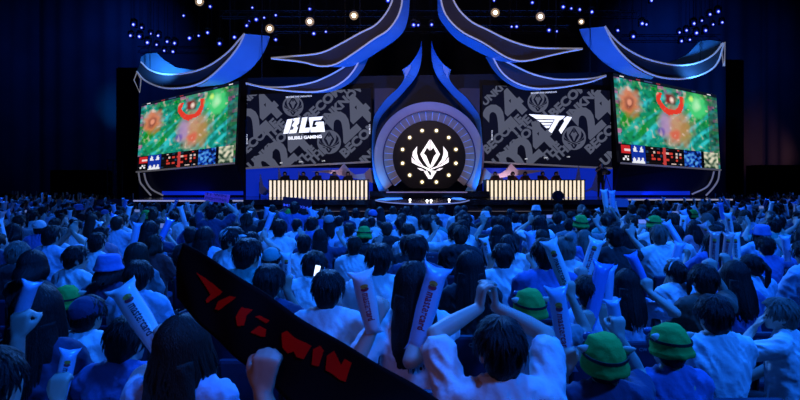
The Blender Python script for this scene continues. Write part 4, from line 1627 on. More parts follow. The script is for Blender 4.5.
def seat_label(lab):
    w = lab.split()
    return (('dark chair under the ' if len(w) <= 12 else 'chair under the ') if len(w) <= 13 else 'chair: ') + lab


def hero(key, px, py, d, hair, hairc, shirtc, label, rz=0.0, hat=None, right=None, left=None, head=(0, 0), build=1.0, hoodie=False, voxel=None, k=1.0, part='t_shirt', dz=0.0, wr=.011, seat=True):
    loc, s = seat_at(px, py + (6 if hat and hat[0] == 'green' else 0), d)
    a, b = lap()
    if right:
        a = arm_to(loc, rz, s, P(*right[:3]), *right[3:], side_sign=1) if not isinstance(right, dict) else right
    if left:
        b = arm_to(loc, rz, s, P(*left[:3]), *left[3:], side_sign=-1) if not isinstance(left, dict) else left
    f = figure(key, (a, b), build, voxel or (.009 if d < 2.6 else .0115), head, k, hoodie=hoodie, wr=wr, seed=len(key) * 1.7 + px * .01)
    o = person(f, loc, rz, s, hair, hairc, shirtc, label, hi=True, hat=hat, shirt_part=part)
    PLACED.append((loc[0], loc[1], .27 * s))
    if seat:
        chair((loc[0], loc[1] - .02, 0), rz, seat_label(label), s)
    return o, loc, s


UPG = ('grip', (.45, -.1, -1), (0, .1, 1), (0, 1, 0))

# the clapping man: both hands meet over his head in front
loc, s = seat_at(500, 320, 1.93)
aR = dict(t=tuple(wl(loc, 0, s, P(496, 307, 2.25))), pole=(.6, .3, .5), d=(-.10, .05, 1), n=(-1, .1, .05), style='clasp', side=-1)
aL = dict(t=tuple(wl(loc, 0, s, P(479, 308, 2.21))), pole=(-1, -.05, .2), d=(.16, .05, 1), n=(1, .25, .05), style='clasp', side=1)
clap_fig = figure('clapper', (aR, aL), 1.08, .0065, (.12, .05), 1.0, sleeve=.72, wr=.011, seed=4.4)
clapper = person(clap_fig, loc, 0, s, 'short', 'black', 'white', 'black-haired man in a white T-shirt clapping with both arms raised', hi=True, skin=SKIN[0], shirt_part='t_shirt')
PLACED.append((loc[0], loc[1], .3))
chair((loc[0], loc[1] - .02, 0), 0, seat_label(clapper['label']), s)
# dark lettering across the back of his shirt
V, F = text_mesh('BECOME THE UNKNOWN', .02, 1.0)
cx = V[:, 0].max() / 2
sc = .30 / V[:, 0].max()
from mathutils.bvhtree import BVHTree
_sm = clap_fig['shirt']
bvh = BVHTree.FromPolygons([v.co[:] for v in _sm.vertices], [tuple(p.vertices) for p in _sm.polygons])
me = bpy.data.meshes.new('shirt_lettering')
tv = []
for x, y in V:
    q = Vector(((x - cx) * sc, -.6, 1.035 + y * sc))
    hit = bvh.ray_cast(q, Vector((0, 1, 0)))[0]
    tv.append((q.x, (hit.y if hit else -.1) - .004, q.z))
me.from_pydata(tv, [], F)
me.materials.append(mat('shirt_print', (.02, .02, .03), .7))
ol = obj('shirt_lettering', me, None, clapper)

hero('green_b', 601, 330, 2.2, 'crop', 'black', 'navy', 'person in a green eared hat and navy shirt beside the clapping man', hat=('green', ''), head=(-.12, .12), build=1.05, left=(569, 368, 2.28) + UPG, right=(619, 337, 2.36) + UPG)
hero('green_c', 668, 322, 2.45, 'crop', 'black', 'blue', 'person in a green eared hat and blue shirt', hat=('green', ''), head=(.15, -.08), build=1.02)
hero('man_white', 712, 297, 2.8, 'short', 'black', 'white', 'broad man with black hair and white T-shirt beside a green eared hat', head=(0, .1), build=1.12)
hero('chin', 781, 299, 3.1, 'short', 'ash brown', 'white', 'man in a white T-shirt turned sideways with a hand at his mouth', rz=.75, head=(.25, 0), build=1.02,
     left=dict(t=(-.05, .17, 1.09), pole=(-.8, .1, -.8), d=(.25, -.35, .8), n=(.3, -1, 0), style='relaxed', side=-1))
hero('green_a', 528, 286, 3.0, 'crop', 'black', 'grey', 'person in a green eared hat and grey top in front of the clapping man', hat=('green', ''), head=(.1, .05), build=.98, right=(571, 297, 3.1) + UPG)
hero('capman', 88, 297, 2.85, 'crop', 'black', 'white', 'person in a navy cap and white hooded top', hat=('cap', 'navy'), hoodie=True, part='hooded_top', head=(-.2, 0), build=1.0)
hero('green_d', 69, 292, 3.45, 'crop', 'black', 'black', 'person in a green eared hat and black top beside a navy cap', hat=('green', ''), head=(.5, 0), build=.95)
hero('glasses_girl', 184, 317, 1.95, 'wavy', 'dark brown', 'pale blue', 'woman with long wavy brown hair and pale blue top under the dark banner', head=(-.25, .12), build=.95, left=(162, 352, 2.02) + UPG)
hero('blue_left', 126, 318, 2.3, 'short', 'black', 'blue', 'black-haired person in a blue T-shirt beside the printed white stick', head=(-.3, -.1), build=1.1)
hero('edge_white', -8, 352, 1.7, 'short', 'black', 'white', 'person in a white T-shirt holding up a pale blue stick at the row end', left=(18, 338, 1.95, 'grip', (.1, 0, -1), (0, .1, 1), (0, 1, 0)), right=(58, 402, 1.95) + UPG, build=1.0)
hero('bucket', 111, 256, 4.0, 'bob', 'black', 'navy', 'person in a round blue bucket hat and navy top', hat=('bucket hat', 'blue'))
hero('dark_hair_l', 139, 262, 3.6, 'short', 'black', 'pale blue', 'black-haired person in a pale blue T-shirt beside a blue bucket hat', head=(.2, 0))
hero('face_l', 75, 247, 4.6, 'short', 'black', 'white', 'black-haired person in a white T-shirt behind a blue bucket hat', rz=-.25, head=(-.5, 0))
hero('long_l', 40, 287, 2.3, 'long', 'black', 'navy', 'woman with long black hair and navy T-shirt beside a green eared hat', head=(.3, .1), build=.93)
hero('head_mid', 328, 272, 3.0, 'short', 'black', 'white', 'black-haired person in a white T-shirt behind the dark banner', head=(0, .05))
hero('stick_girl', 414, 264, 2.62, 'long', 'black', 'white', 'woman with long black hair raising a pale stick beside the clapping man', right=(428, 312, 2.55) + UPG, left=(376, 322, 2.45) + UPG, build=.95)
hero('white_wide', 379, 245, 3.7, 'short', 'black', 'white', 'black-haired man in a loose white T-shirt behind a long-haired woman', build=1.1)
hero('navy_mid', 416, 236, 4.3, 'short', 'black', 'navy', 'black-haired man in a navy T-shirt behind a long-haired woman', build=1.08)
hero('long_mid', 470, 252, 3.6, 'long', 'black', 'black', 'woman with long black hair and black top in front of the clapping hands', build=.93)
hero('white_mid', 503, 245, 4.5, 'short', 'black', 'white', 'black-haired man in a creased white T-shirt ahead of a green eared hat', build=1.05, right=(533, 264, 4.62) + UPG, left=(491, 264, 4.62) + UPG)
hero('blue_mid', 545, 240, 3.9, 'short', 'black', 'blue', 'black-haired man in a blue T-shirt ahead of a green eared hat', build=1.08, right=(584, 281, 4.02) + UPG)
hero('sticks_r', 588, 277, 3.3, 'short', 'black', 'pale blue', 'black-haired person raising two blue sticks behind a green eared hat', right=(605, 320, 3.2) + UPG, left=(589, 327, 3.15) + UPG)
hero('sticks_r2', 627, 270, 3.75, 'long', 'black', 'pale blue', 'woman with long black hair raising a blue stick near a green eared hat', right=(649, 292, 3.65) + UPG, build=.95)
hero('bow_r', 676, 262, 4.4, 'ponytail', 'black', 'white', 'woman with a bow headband and white T-shirt', hat=('bow headband', 'white'), head=(.4, 0), build=.95, left=(672, 270, 4.5) + UPG)
hero('brown_r', 703, 266, 3.6, 'short', 'black', 'brown', 'black-haired person in a brown T-shirt beside a bow headband', head=(-.1, .05), right=(713, 273, 3.72) + UPG)
hero('long_r', 735, 262, 3.9, 'long', 'black', 'blue', 'woman with long black hair and blue T-shirt beside a brown T-shirt', build=.95, left=(726, 266, 4.0) + UPG)
hero('long_r2', 752, 255, 4.6, 'ponytail', 'black', 'pale blue', 'woman with a black ponytail and pale blue T-shirt beside a long-haired woman', build=.95, head=(.5, 0), left=(738, 268, 4.72) + UPG)
hero('teal_beanie', 272, 248, 4.6, 'crop', 'black', 'pale blue', 'person in a teal cap and pale blue T-shirt beside a printed upright stick', hat=('cap', 'teal'))
hero('phone_p', 311, 251, 3.9, 'short', 'black', 'white', 'person in a white T-shirt bent over a lit phone', head=(-.25, -.45),
     right=dict(t=(.10, .32, .98), pole=(.8, -.3, -.8), d=(-.1, .6, .6), n=(-.3, -.8, .4), style='grip', side=1))
hero('dark_head', 269, 266, 3.2, 'short', 'black', 'navy', 'black-haired person in a navy T-shirt beside the dark banner', build=.98, right=(287, 291, 3.36) + UPG)
hero('teal_collar', 247, 240, 3.9, 'short', 'black', 'teal', 'black-haired person in a teal T-shirt beside the dark banner', head=(-.5, 0))
hero('white_cap', 231, 228, 5.0, 'short', 'black', 'white', 'person in a white cap turned to look aside', hat=('cap', 'white'), rz=-.6, head=(-.9, 0))

hero('raise_two', 610, 214, 9.2, 'short', 'black', 'navy', 'black-haired person in a navy top raising two sticks high toward the stage', right=(613, 212, 9.36) + UPG, left=(607, 211, 9.3) + UPG)

# the person holding the dark banner, mostly below the frame
bh_loc = (-.44, 1.02, 0.0)
bh_fig = figure('banner_holder', (dict(t=tuple(wl(bh_loc, 0, .90, P(262, 392, 1.27))), pole=(.9, -.2, -.6), d=(.12, .1, 1), n=(.1, 1, -.1), style='grip'), mirror_arm(LAP)), 1.0, .0075, (0, 0), 1.0, seed=8.0)
bh = person(bh_fig, bh_loc, 0, .90, 'short', 'black', 'black', 'raised hand and forearm of the person holding the dark banner', hi=True, skin=SKIN[1])
chair((bh_loc[0], bh_loc[1] - .02, 0), 0, 'dark arena chair of the person holding the dark banner')
PLACED.append((bh_loc[0], bh_loc[1], .3))


# ------------------------------------------------------------------ the dark banner
def banner():
    TL, TR, BR, BL = P(183, 243, 1.42), P(455, 412, 1.22), P(345, 455, 1.20), P(174, 299, 1.42)
    n, m = 60, 16

    def pt(u, v):
        p = TL.lerp(TR, u).lerp(BL.lerp(BR, u), v)
        w = .012 * math.sin(u * 9 + v * 2) + .006 * math.sin(u * 23 - v * 5)
        return p + Vector((0, w, 0)) + Vector((-.010 * math.sin(v * math.pi), 0, 0)) * (1 - u)
    bm = bmesh.new()
    g0 = [[bm.verts.new(pt(i / n, j / m)) for i in range(n + 1)] for j in range(m + 1)]
    g1 = [[bm.verts.new(pt(i / n, j / m) + Vector((0, .003, 0))) for i in range(n + 1)] for j in range(m + 1)]
    for j in range(m):
        for i in range(n):
            bm.faces.new((g0[j][i], g0[j + 1][i], g0[j + 1][i + 1], g0[j][i + 1])).smooth = True
            bm.faces.new((g1[j][i], g1[j][i + 1], g1[j + 1][i + 1], g1[j + 1][i])).smooth = True
    for i in range(n):
        bm.faces.new((g0[0][i], g0[0][i + 1], g1[0][i + 1], g1[0][i])); bm.faces.new((g0[m][i], g1[m][i], g1[m][i + 1], g0[m][i + 1]))
    for j in range(m):
        bm.faces.new((g0[j][0], g1[j][0], g1[j + 1][0], g0[j + 1][0])); bm.faces.new((g0[j][n], g0[j + 1][n], g1[j + 1][n], g1[j][n]))
    o = obj('slogan_banner', ob_mesh('slogan_banner', bm), mat('banner_black_cloth', (.006, .004, .005), .95, bump=(200, .2, .002), spec=.1))
    tag(o, 'dark slanted cloth banner with red winged T1 mark and WIN lettering', 'banner')
    red = mat('banner_red_print', (.80, .006, .004), .8, spec=.1)
    # inverse map: frame px → (u, v) by solving on the flat quad
    q = [(183, 243), (455, 412), (345, 455), (174, 299)]

    def uv(x, y):
        u, v = .4, .5
        for _ in range(12):
            def f(a, b):
                t = [q[0][i] + (q[1][i] - q[0][i]) * a for i in (0, 1)]
                l_ = [q[3][i] + (q[2][i] - q[3][i]) * a for i in (0, 1)]
                return [t[i] + (l_[i] - t[i]) * b - (x, y)[i] for i in (0, 1)]
            f0 = f(u, v); e = 1e-4
            fu = [(a - b) / e for a, b in zip(f(u + e, v), f0)]; fv = [(a - b) / e for a, b in zip(f(u, v + e), f0)]
            det = fu[0] * fv[1] - fv[0] * fu[1]
            u -= (f0[0] * fv[1] - fv[0] * f0[1]) / det
            v -= (fu[0] * f0[1] - f0[0] * fu[1]) / det
        return u, v
    def C(pts, ox, oy, k):
        return [(ox + x / k, oy + y / k) for x, y in pts]
    glyphs = [C([(172, 28), (345, 150), (330, 165), (250, 212), (238, 195), (268, 165)], 170, 270, 5.71), C([(300, 250), (320, 205), (395, 172), (435, 182), (330, 255)], 170, 270, 5.71),
              C([(195, 265), (183, 205), (215, 143), (292, 165), (255, 200), (242, 262)], 220, 290, 6.67), C([(310, 212), (340, 205), (408, 240), (385, 258)], 220, 290, 6.67), C([(282, 312), (340, 272), (386, 300), (378, 348), (350, 345)], 220, 290, 6.67),
              C([(238, 125), (262, 112), (275, 175), (295, 140), (312, 150), (312, 195), (345, 165), (368, 180), (330, 242), (300, 230), (290, 205), (262, 215), (240, 190)], 240, 310, 4.44),
              C([(375, 195), (405, 182), (418, 205), (392, 280), (362, 270)], 240, 310, 4.44),
              C([(430, 230), (462, 208), (488, 275), (505, 245), (535, 262), (500, 350), (475, 342), (452, 275), (442, 315), (418, 300)], 240, 310, 4.44)]
    for g in glyphs:
        b2 = bmesh.new()
        fc = b2.faces.new([b2.verts.new((x, y, 0)) for x, y in g])
        bmesh.ops.triangulate(b2, faces=[fc])
        bmesh.ops.subdivide_edges(b2, edges=b2.edges[:], cuts=2, use_grid_fill=True)
        for v in b2.verts:
            v.co = pt(*uv(v.co.x, v.co.y)) + Vector((0, -.003, 0))
        me = bpy.data.meshes.new('printed_letter'); b2.to_mesh(me); b2.free()
        obj('printed_letter', me, red, o)


banner()

# ------------------------------------------------------------------ sticks held up near by
big = [((163, 354, 2.05), (121, 287, 2.12), .046, 'white', 'white printed stick leaning beside a blue T-shirt', 'navy', True),
       ((58, 408, 1.98), (70, 350, 2.02), .028, 'pale blue', 'narrow pale blue printed stick standing below a navy cap', 'navy', True),
       ((15, 330, 1.98), (32, 282, 2.0), .026, 'pale blue', 'plain pale blue stick held at the row end', 'navy', False),
       ((374, 334, 2.42), (361, 272, 2.4), .048, 'white', 'wide white printed stick beside the dark banner', 'red', True),
       ((414, 352, 2.42), (438, 268, 2.5), .052, 'pale blue', 'wide pale stick with red print raised beside the clapping man', 'red', True),
       ((569, 372, 2.31), (556, 288, 2.36), .040, 'pale blue', 'tall pale blue printed stick between two green eared hats', 'red', True),
       ((572, 300, 3.13), (549, 241, 3.2), .042, 'white', 'white stick with dark print leaning ahead of a green eared hat', 'navy', True),
       ((583, 283, 4.05), (597, 240, 4.1), .050, 'white', 'white stick with red print above black hair', 'red', True),
       ((588, 332, 3.18), (603, 264, 3.25), .046, 'blue', 'plain blue stick raised beside a second blue stick', 'navy', False),
       ((604, 326, 3.23), (608, 266, 3.3), .042, 'pale blue', 'plain pale blue stick raised beside a blue stick', 'navy', False),
       ((650, 295, 3.68), (631, 254, 3.75), .036, 'blue', 'blue stick leaning over long black hair', 'navy', False),
       ((619, 340, 2.39), (612, 300, 2.42), .030, 'pale blue', 'short pale blue stick standing behind a green eared hat', 'navy', False),
       ((534, 266, 4.65), (530, 232, 4.7), .042, 'pale blue', 'upright pale blue stick beside a blue T-shirt', 'navy', False),
       ((287, 294, 3.39), (286, 253, 3.42), .031, 'white', 'upright white printed stick beside a teal cap', 'navy', True),
       ((672, 272, 4.53), (680, 243, 4.55), .036, 'pale blue', 'pale blue stick leaning beside a bow headband', 'navy', False),
       ((713, 276, 3.75), (715, 232, 3.8), .032, 'pink', 'pinkish upright stick above a brown T-shirt', 'red', True),
       ((725, 269, 4.03), (729, 234, 4.06), .033, 'pink', 'pinkish stick leaning above long black hair', 'red', True),
       ((738, 271, 4.75), (735, 233, 4.8), .036, 'white', 'white upright stick above long black hair', 'navy', True),
       ((788, 262, 5.0), (785, 236, 5.0), .036, 'pale blue', 'pale blue upright stick near the row end', 'navy', False),
       ((491, 267, 4.65), (484, 238, 4.7), .036, 'white', 'white stick with navy print beside a creased white T-shirt', 'navy', True),
       ((607, 213, 9.33), (604, 190, 9.35), .05, 'white', 'white stick raised high toward the stage edge', 'navy', False),
       ((613, 214, 9.39), (612, 191, 9.42), .05, 'pale blue', 'pale blue stick raised high toward the stage edge', 'navy', False)]
for a, b, r_, c, lab, ink, pr in big:
    stick(P(*a), P(*b), r_, c, lab, None, pr, ink)

# lit phone in the lap of the bent person
pp = P(317, 271, 3.72)
bm = bmesh.new(); bx(bm, -.022, .022, -.004, .004, -.045, .045, .004)
ph = obj('phone', ob_mesh('phone', bm), mat('phone_black', (.01, .01, .012), .3))
ph.location = pp; ph.rotation_euler = (-.35, .25, .3)
obj('phone_screen', box_mesh('phone_screen', -.019, .019, -.006, -.0042, -.041, .041), mat('phone_glow', (.8, .8, .8), .3, emit=(.75, .9, 1.0), estr=1.6), ph)
tag(ph, 'small phone with a glowing white screen', 'phone')

# ------------------------------------------------------------------ rows of spectators
UP1 = dict(t=(.22, .25, 1.04), pole=(.6, -.1, -1), d=(.1, .15, 1), n=(0, 1, -.1), style='grip')
UP2 = dict(t=(.27, .16, 1.20), pole=(.9, .0, -.7), d=(.2, .1, 1), n=(0, 1, -.1), style='open')
UPL = dict(t=(.13, .30, 1.0), pole=(.6, -.1, -1), d=(-.15, .3, 1), n=(0, 1, -.2), style='grip')
CLP = dict(t=(.035, .26, 1.22), pole=(.9, -.1, -.7), d=(-.25, .4, .9), n=(-1, .1, .1), style='open', side=-1)
PHO = dict(t=(.06, .30, 1.12), pole=(.8, -.1, -.8), d=(-.2, .5, .8), n=(-.2, 1, 0), style='grip')
CHIN = dict(t=(.07, .20, 1.06), pole=(.8, .1, -.8), d=(-.3, -.2, .9), n=(-.2, -1, 0), style='relaxed')
m2 = lambda a: (a, mirror_arm(a))
VX = .0145
POSES = {
    'sit': [figure('sit_a', m2(LAP), 1.0, VX, (0, 0)), figure('sit_b', m2(LAP), .92, VX, (.35, 0), seed=2), figure('sit_c', m2(LAP), 1.1, VX, (-.3, .05), seed=3), figure('sit_d', m2(LAP), 1.0, VX, (0, -.2), seed=6, hoodie=True)],
    'one stick': [figure('one_a', (UP1, mirror_arm(LAP)), 1.0, VX, (.1, .1)), figure('one_b', (LAP, mirror_arm(UP1)), .95, VX, (-.2, .1), seed=4)],
    'two sticks': [figure('two_a', m2(UPL), 1.0, VX, (0, .1)), figure('two_b', (UP1, mirror_arm(UPL)), .95, VX, (0, .15), seed=5)],
    'arms up': [figure('arms_a', m2(UP2), 1.0, VX, (0, .15))],
    'wave': [figure('wave_a', (UP2, mirror_arm(LAP)), 1.0, VX, (.2, .1)), figure('wave_b', (LAP, mirror_arm(UP2)), .95, VX, (-.2, .1))],
    'clap': [figure('clap_a', m2(CLP), 1.0, VX, (0, .05))],
    'phone': [figure('phone_a', m2(PHO), 1.0, VX, (0, .0))],
    'chin': [figure('chin_a', (CHIN, mirror_arm(LAP)), 1.0, VX, (.3, 0))],
}
POSE_TXT = {'sit': 'seated', 'one stick': 'raising one stick', 'two sticks': 'raising two sticks', 'arms up': 'throwing both arms up', 'wave': 'waving one arm', 'clap': 'clapping', 'phone': 'filming with a phone', 'chin': 'hand at chin'}
HAIR_TXT = {'short': 'short', 'crop': 'cropped', 'long': 'long', 'bob': 'bobbed', 'ponytail': 'ponytailed', 'bun': 'bun-tied'}
PH_BODY = None


def hand_pos(fig_arm, build, sgn):
    sh = V3(sgn * .172 * build, -.008, 1.015)
    el, w = ik(sh, fig_arm['t'], fig_arm['pole'])
    return w + unit(np.array(fig_arm['d'])) * .075


def rand_look(r, d):
    hair = r.choices(['short', 'long', 'bob', 'ponytail', 'crop', 'bun'], [46, 20, 12, 8, 8, 4])[0]
    hc = r.choices(['black', 'dark brown', 'ash brown'], [72, 20, 8])[0]
    sc_ = r.choices(['white', 'pale blue', 'black', 'navy', 'blue', 'grey', 'teal', 'pink', 'maroon'], [30, 14, 20, 14, 9, 7, 2, 2, 2])[0]
    hat = None
    if r.random() < .07:
        hat = r.choice([('cap', 'navy'), ('cap', 'white'), ('cap', 'blue'), ('cap', 'grey'), ('bucket hat', 'blue'), ('bucket hat', 'white'), ('bow headband', 'white')])
    return hair, hc, sc_, hat


PLACED += [(-2.93, 7.93, .3), (-1.94, 9.43, .3)]     # the two sign holders seated further on
spots = []
d = 2.0
rk = 0
r = random.Random(21)
while d < 30:
    sp = .58 if d < 14 else .62
    hw = d * .84 + .3
    off = r.uniform(0, sp)
    x = -hw + off
    while x < hw:
        px = 400 + x / d * FPX
        ok = True
        if 255 < px < 640 and d > 12.2:
            ok = False
        if d > 16.5 and -15.0 < x < 18.2:
            ok = False
        if px < 250 and px > 130 and d > 14:
            ok = ok and d < 16
        if px > 190 and px < 460 and d < 1.3:
            ok = False
        if d > 28 and -19.5 < x < -16:
            ok = False
        if ok:
            xx, yy = x + r.uniform(-.03, .03), d + r.uniform(-.05, .05)
            if yy < 2.55 or (yy < 3.4 and 335 < px < 395):
                x += sp
                continue
            if not any(abs(xx - a) < .45 and abs(yy - b) < .60 for a, b, c in PLACED):
                spots.append((xx, yy))
        x += sp
    d += .92 if d < 13 else 1.05
    rk += 1
spots.sort(key=lambda p: p[1])
NEAR = 262
GREEN_SPOTS = [(280, 212), (360, 222), (585, 216), (650, 230), (696, 204), (141, 212)]
left_out = []
for i, (x, y) in enumerate(spots):
    px = 400 + x / y * FPX
    if i >= NEAR:
        left_out.append((x, y))
        continue
    hair, hc, sc_, hat = rand_look(r, y)
    side = abs(px - 400) > 250
    pose = r.choices(list(POSE_TXT), [58 if not side else 34, 10 if not side else 18, 5 if not side else 10, 2 if not side else 7, 4 if not side else 9, 5, 4, 5])[0]
    if y < 5.6 and pose not in ('sit', 'chin'):
        pose = 'sit'
    if 270 < px < 600 and y > 9 and pose in ('arms up', 'wave', 'two sticks', 'one stick'):
        pose = 'sit'
    fig = r.choice(POSES[pose])
    s = r.uniform(.93, 1.04)
    rz = r.uniform(-.25, .25) - .35 * math.atan2(x - 1.2, 26 - y) * -1
    gh = False
    for g_ in GREEN_SPOTS:
        if abs(px - g_[0]) < 9 and abs(HOR + .55 * FPX / y - g_[1]) < 9:
            gh = True
            GREEN_SPOTS.remove(g_)
            break
    if gh:
        hat = ('green', '')
    garment = 'hooded top' if fig is POSES['sit'][3] else 'T-shirt'
    hn = '' if not hat else (' and a green eared hat' if gh else f' and a {hat[1]} {hat[0]}')
    lab = f'spectator {POSE_TXT[pose]}, {HAIR_TXT[hair]} {hc} hair, {sc_} {garment}{hn}'
    if garment == 'T-shirt' and False:
        pass
    hh = hair if not (hat and hat[0] in ('green', 'cap') and hair in ('bun', 'short', 'ponytail')) else 'crop'
    o = person(fig, (x, y, 0), rz, s, hh, hc, sc_, lab, 'spectators on the arena floor', hi=y < 5.5, hat=hat, shirt_part='hooded_top' if garment != 'T-shirt' else 't_shirt')
    if y < 8.5:
        chair((x, y - .02, 0), rz, seat_label(lab), s)
    # what they hold
    Mw = Matrix.Translation((x, y, 0)) @ Matrix.Rotation(rz, 4, 'Z') @ Matrix.Scale(s, 4)
    if pose in ('one stick', 'two sticks'):
        arms = {'one_a': [(UP1, 1)], 'one_b': [(mirror_arm(UP1), -1)], 'two_a': [(UPL, 1), (mirror_arm(UPL), -1)], 'two_b': [(UP1, 1), (mirror_arm(UPL), -1)]}
        kname = [k_ for k_, v_ in _figs.items() if v_ is fig][0]
        bld = {'one_a': 1.0, 'one_b': .95, 'two_a': 1.0, 'two_b': .95}[kname]
        for a_, sg in arms[kname]:
            h = Mw @ Vector(hand_pos(a_, bld, sg) + V3(0, .03, -.02))
            tip = h + Vector((r.uniform(-.18, .18), r.uniform(-.05, .2), r.uniform(.28, .40)))
            c = r.choices(['white', 'pale blue', 'pink', 'blue'], [34, 34, 18 if px < 120 or px > 690 else 4, 14])[0]
            pr = y < 7 and c in ('white', 'pink')
            stick(h, tip, .04, c, f'{c} {"printed " if pr else "plain "}stick raised by a spectator in a {sc_} top', 'sticks raised among the crowd', pr, 'red' if c == 'pink' else 'navy')
    elif pose == 'phone':
        h = Mw @ Vector((0, .36, 1.24))
        bm = bmesh.new(); bx(bm, -.075, .075, -.004, .004, -.036, .036, .004)
        p_ = obj('phone', ob_mesh('phone', bm), MATS['phone_black']); p_.location = h; p_.rotation_euler = (-.15, 0, rz)
        obj('phone_screen', box_mesh('phone_screen', -.068, .068, -.006, -.0042, -.032, .032), mat('phone_glow_dim', (.3, .3, .4), .3, emit=(.10, .16, .4), estr=1.0), p_)
        tag(p_, f'phone held up sideways by a spectator in a {sc_} top', 'phone', 'phones held up in the crowd')

# ------------------------------------------------------------------ everyone farther away, as one mass
lo = [figure('lo_sit', m2(LAP), 1.0, .03, (0, 0), wr=0, face=False), figure('lo_up', m2(UP2), 1.0, .026, (0, .1), k=1.7, wr=0, face=False), figure('lo_one', (UP1, mirror_arm(LAP)), 1.0, .028, (0, .1), k=1.6, wr=0, face=False)]
hlo = hair_mesh('short', .026, 0, 3)
hlo2 = hair_mesh('long', .028, 0, 4)


def arr(me):
    v = np.empty(len(me.vertices) * 3); me.vertices.foreach_get('co', v)
    return v.reshape(-1, 3), [tuple(p.vertices) for p in me.polygons]


cmats = [SKIN[0], HAIRM['black'], SHIRTM['white'], SHIRTM['pale blue'], SHIRTM['navy'], SHIRTM['black'], SHIRTM['blue'], STICKM['white'], TROUSERM[0], SHIRTM['grey']]
pieces = [[(arr(f_['body']), 0), (arr(f_['shirt']), -1)] for f_ in lo]
harr = [arr(hlo), arr(hlo2)]
sarr = arr(STICK)
larr = arr(legs_mesh(.04))
CV, CF, CM = [], [], []
nb = 0
for (x, y) in left_out:
    w = r.choices([0, 1, 2], [50, 22, 28])[0]
    s = r.uniform(.93, 1.08)
    a = r.uniform(-.3, .3) + .35 * math.atan2(x - 1.2, 26 - min(y, 24))
    Rz = np.array(Matrix.Rotation(a, 3, 'Z')) * s
    shirt = r.choices([2, 3, 4, 5, 6, 9], [26, 16, 18, 22, 10, 8])[0]
    ps = pieces[w] + [(r.choice(harr), 1), (larr, 8)]
    for (Vv, Ff), mi in ps:
        vv = Vv + (PIV if mi == 1 else 0)
        vv = vv @ Rz.T + V3(x, y, 0)
        CV.append(vv)
        CF += [tuple(i + nb for i in f) for f in Ff]
        CM += [shirt if mi == -1 else mi] * len(Ff)
        nb += len(vv)
    if w == 2:
        vv = sarr[0] * V3(.8, .8, .55) + V3(.22, .28, 1.12)
        vv = vv @ Rz.T + V3(x, y, 0)
        CV.append(vv); CF += [tuple(i + nb for i in f) for f in sarr[1]]; CM += [7] * len(sarr[1]); nb += len(vv)
me = bpy.data.meshes.new('distant_crowd')
me.from_pydata(np.vstack(CV).tolist(), [], CF)
for m_ in cmats:
    me.materials.append(m_)
me.polygons.foreach_set('material_index', CM)
me.polygons.foreach_set('use_smooth', [True] * len(CF))
dc = bpy.data.objects.new('distant_crowd', me); COL.objects.link(dc)
tag(dc, 'dense distant crowd in the far rows beside the stage, many arms raised', 'crowd', None, 'stuff')
print('people', N_PEOPLE[0], 'left', len(left_out), 'crowd faces', len(CF))

# ------------------------------------------------------------------ players, camera operator, signs
PLAY = figure('player', m2(dict(LAP, t=(.16, .36, .74), d=(-.2, 1, -.1))), 1.0, .02, (0, -.1), k=1.3)
M_head = mat('headset_black', (.02, .02, .025), .4)
hs = Prims()
for s_ in (-1, 1):
    hs.ell(HC + V3(s_ * .09, -.0, -.01), (.022, .035, .04))
for i in range(10):
    a, b = -1.5 + 3.0 * i / 10, -1.5 + 3.0 * (i + 1) / 10
    hs.cap(HC + V3(.098 * math.sin(a), -.0, .015 + .112 * math.cos(a)), HC + V3(.098 * math.sin(b), 0, .015 + .112 * math.cos(b)), .012, .012, 6)
hs = fuse(hs, .012, 2, 'headset')
for seats, team, c in ((SEATS_L, 'BLG', 'black'), (SEATS_R, 'T1', 'maroon')):
    for i, px in enumerate(seats):
        p = P(px + (1.5 if i % 2 else -1), 190, 26.45)
        o = person(PLAY, (p.x, 26.45, DZ), math.pi, 1.02, 'short', 'black', c, f'player with a headset seated behind the {team} desk', f'players at the {team} desk')
        inst('headset', hs, M_head, o, tuple(PIV), rotm(*PLAY['head']))
        ch = chair((p.x, 26.47, DZ), math.pi, f'black player chair behind the {team} desk')
        ch['group'] = f'player chairs behind the {team} desk'


def standing(name, label, loc, rz, shirtc, arms, hair='short', trousers=0, scale=1.0):
    """A standing figure: one body mesh with shirt, trousers, shoes and hair."""
    f_ = figure(name, arms, 1.0, .018, (0, 0), k=1.25)
    dz = .40
    Q = Prims()
    Q.loft([(.84, 0, -.01, .145, .11), (.92, 0, -.015, .155, .115), (1.0, 0, -.015, .15, .112)])
    for s_ in (-1, 1):
        Q.cap((s_ * .085, 0, .86), (s_ * .10, .01, .48), .085, .062)
        Q.cap((s_ * .10, .01, .48), (s_ * .11, -.02, .09), .062, .045)
    tr = fuse(Q, .02, 3, 'trousers')
    o = person(f_, (loc[0], loc[1], loc[2] + dz), rz, scale, hair, 'black', shirtc, label, legs=False)
    t = inst('trousers', tr, TROUSERM[trousers], o, (0, 0, -dz))
    for s_ in (-1, 1):
        inst('shoe', SHOES, SHOEM, o, (s_ * .11, -.01, -dz))
    return o


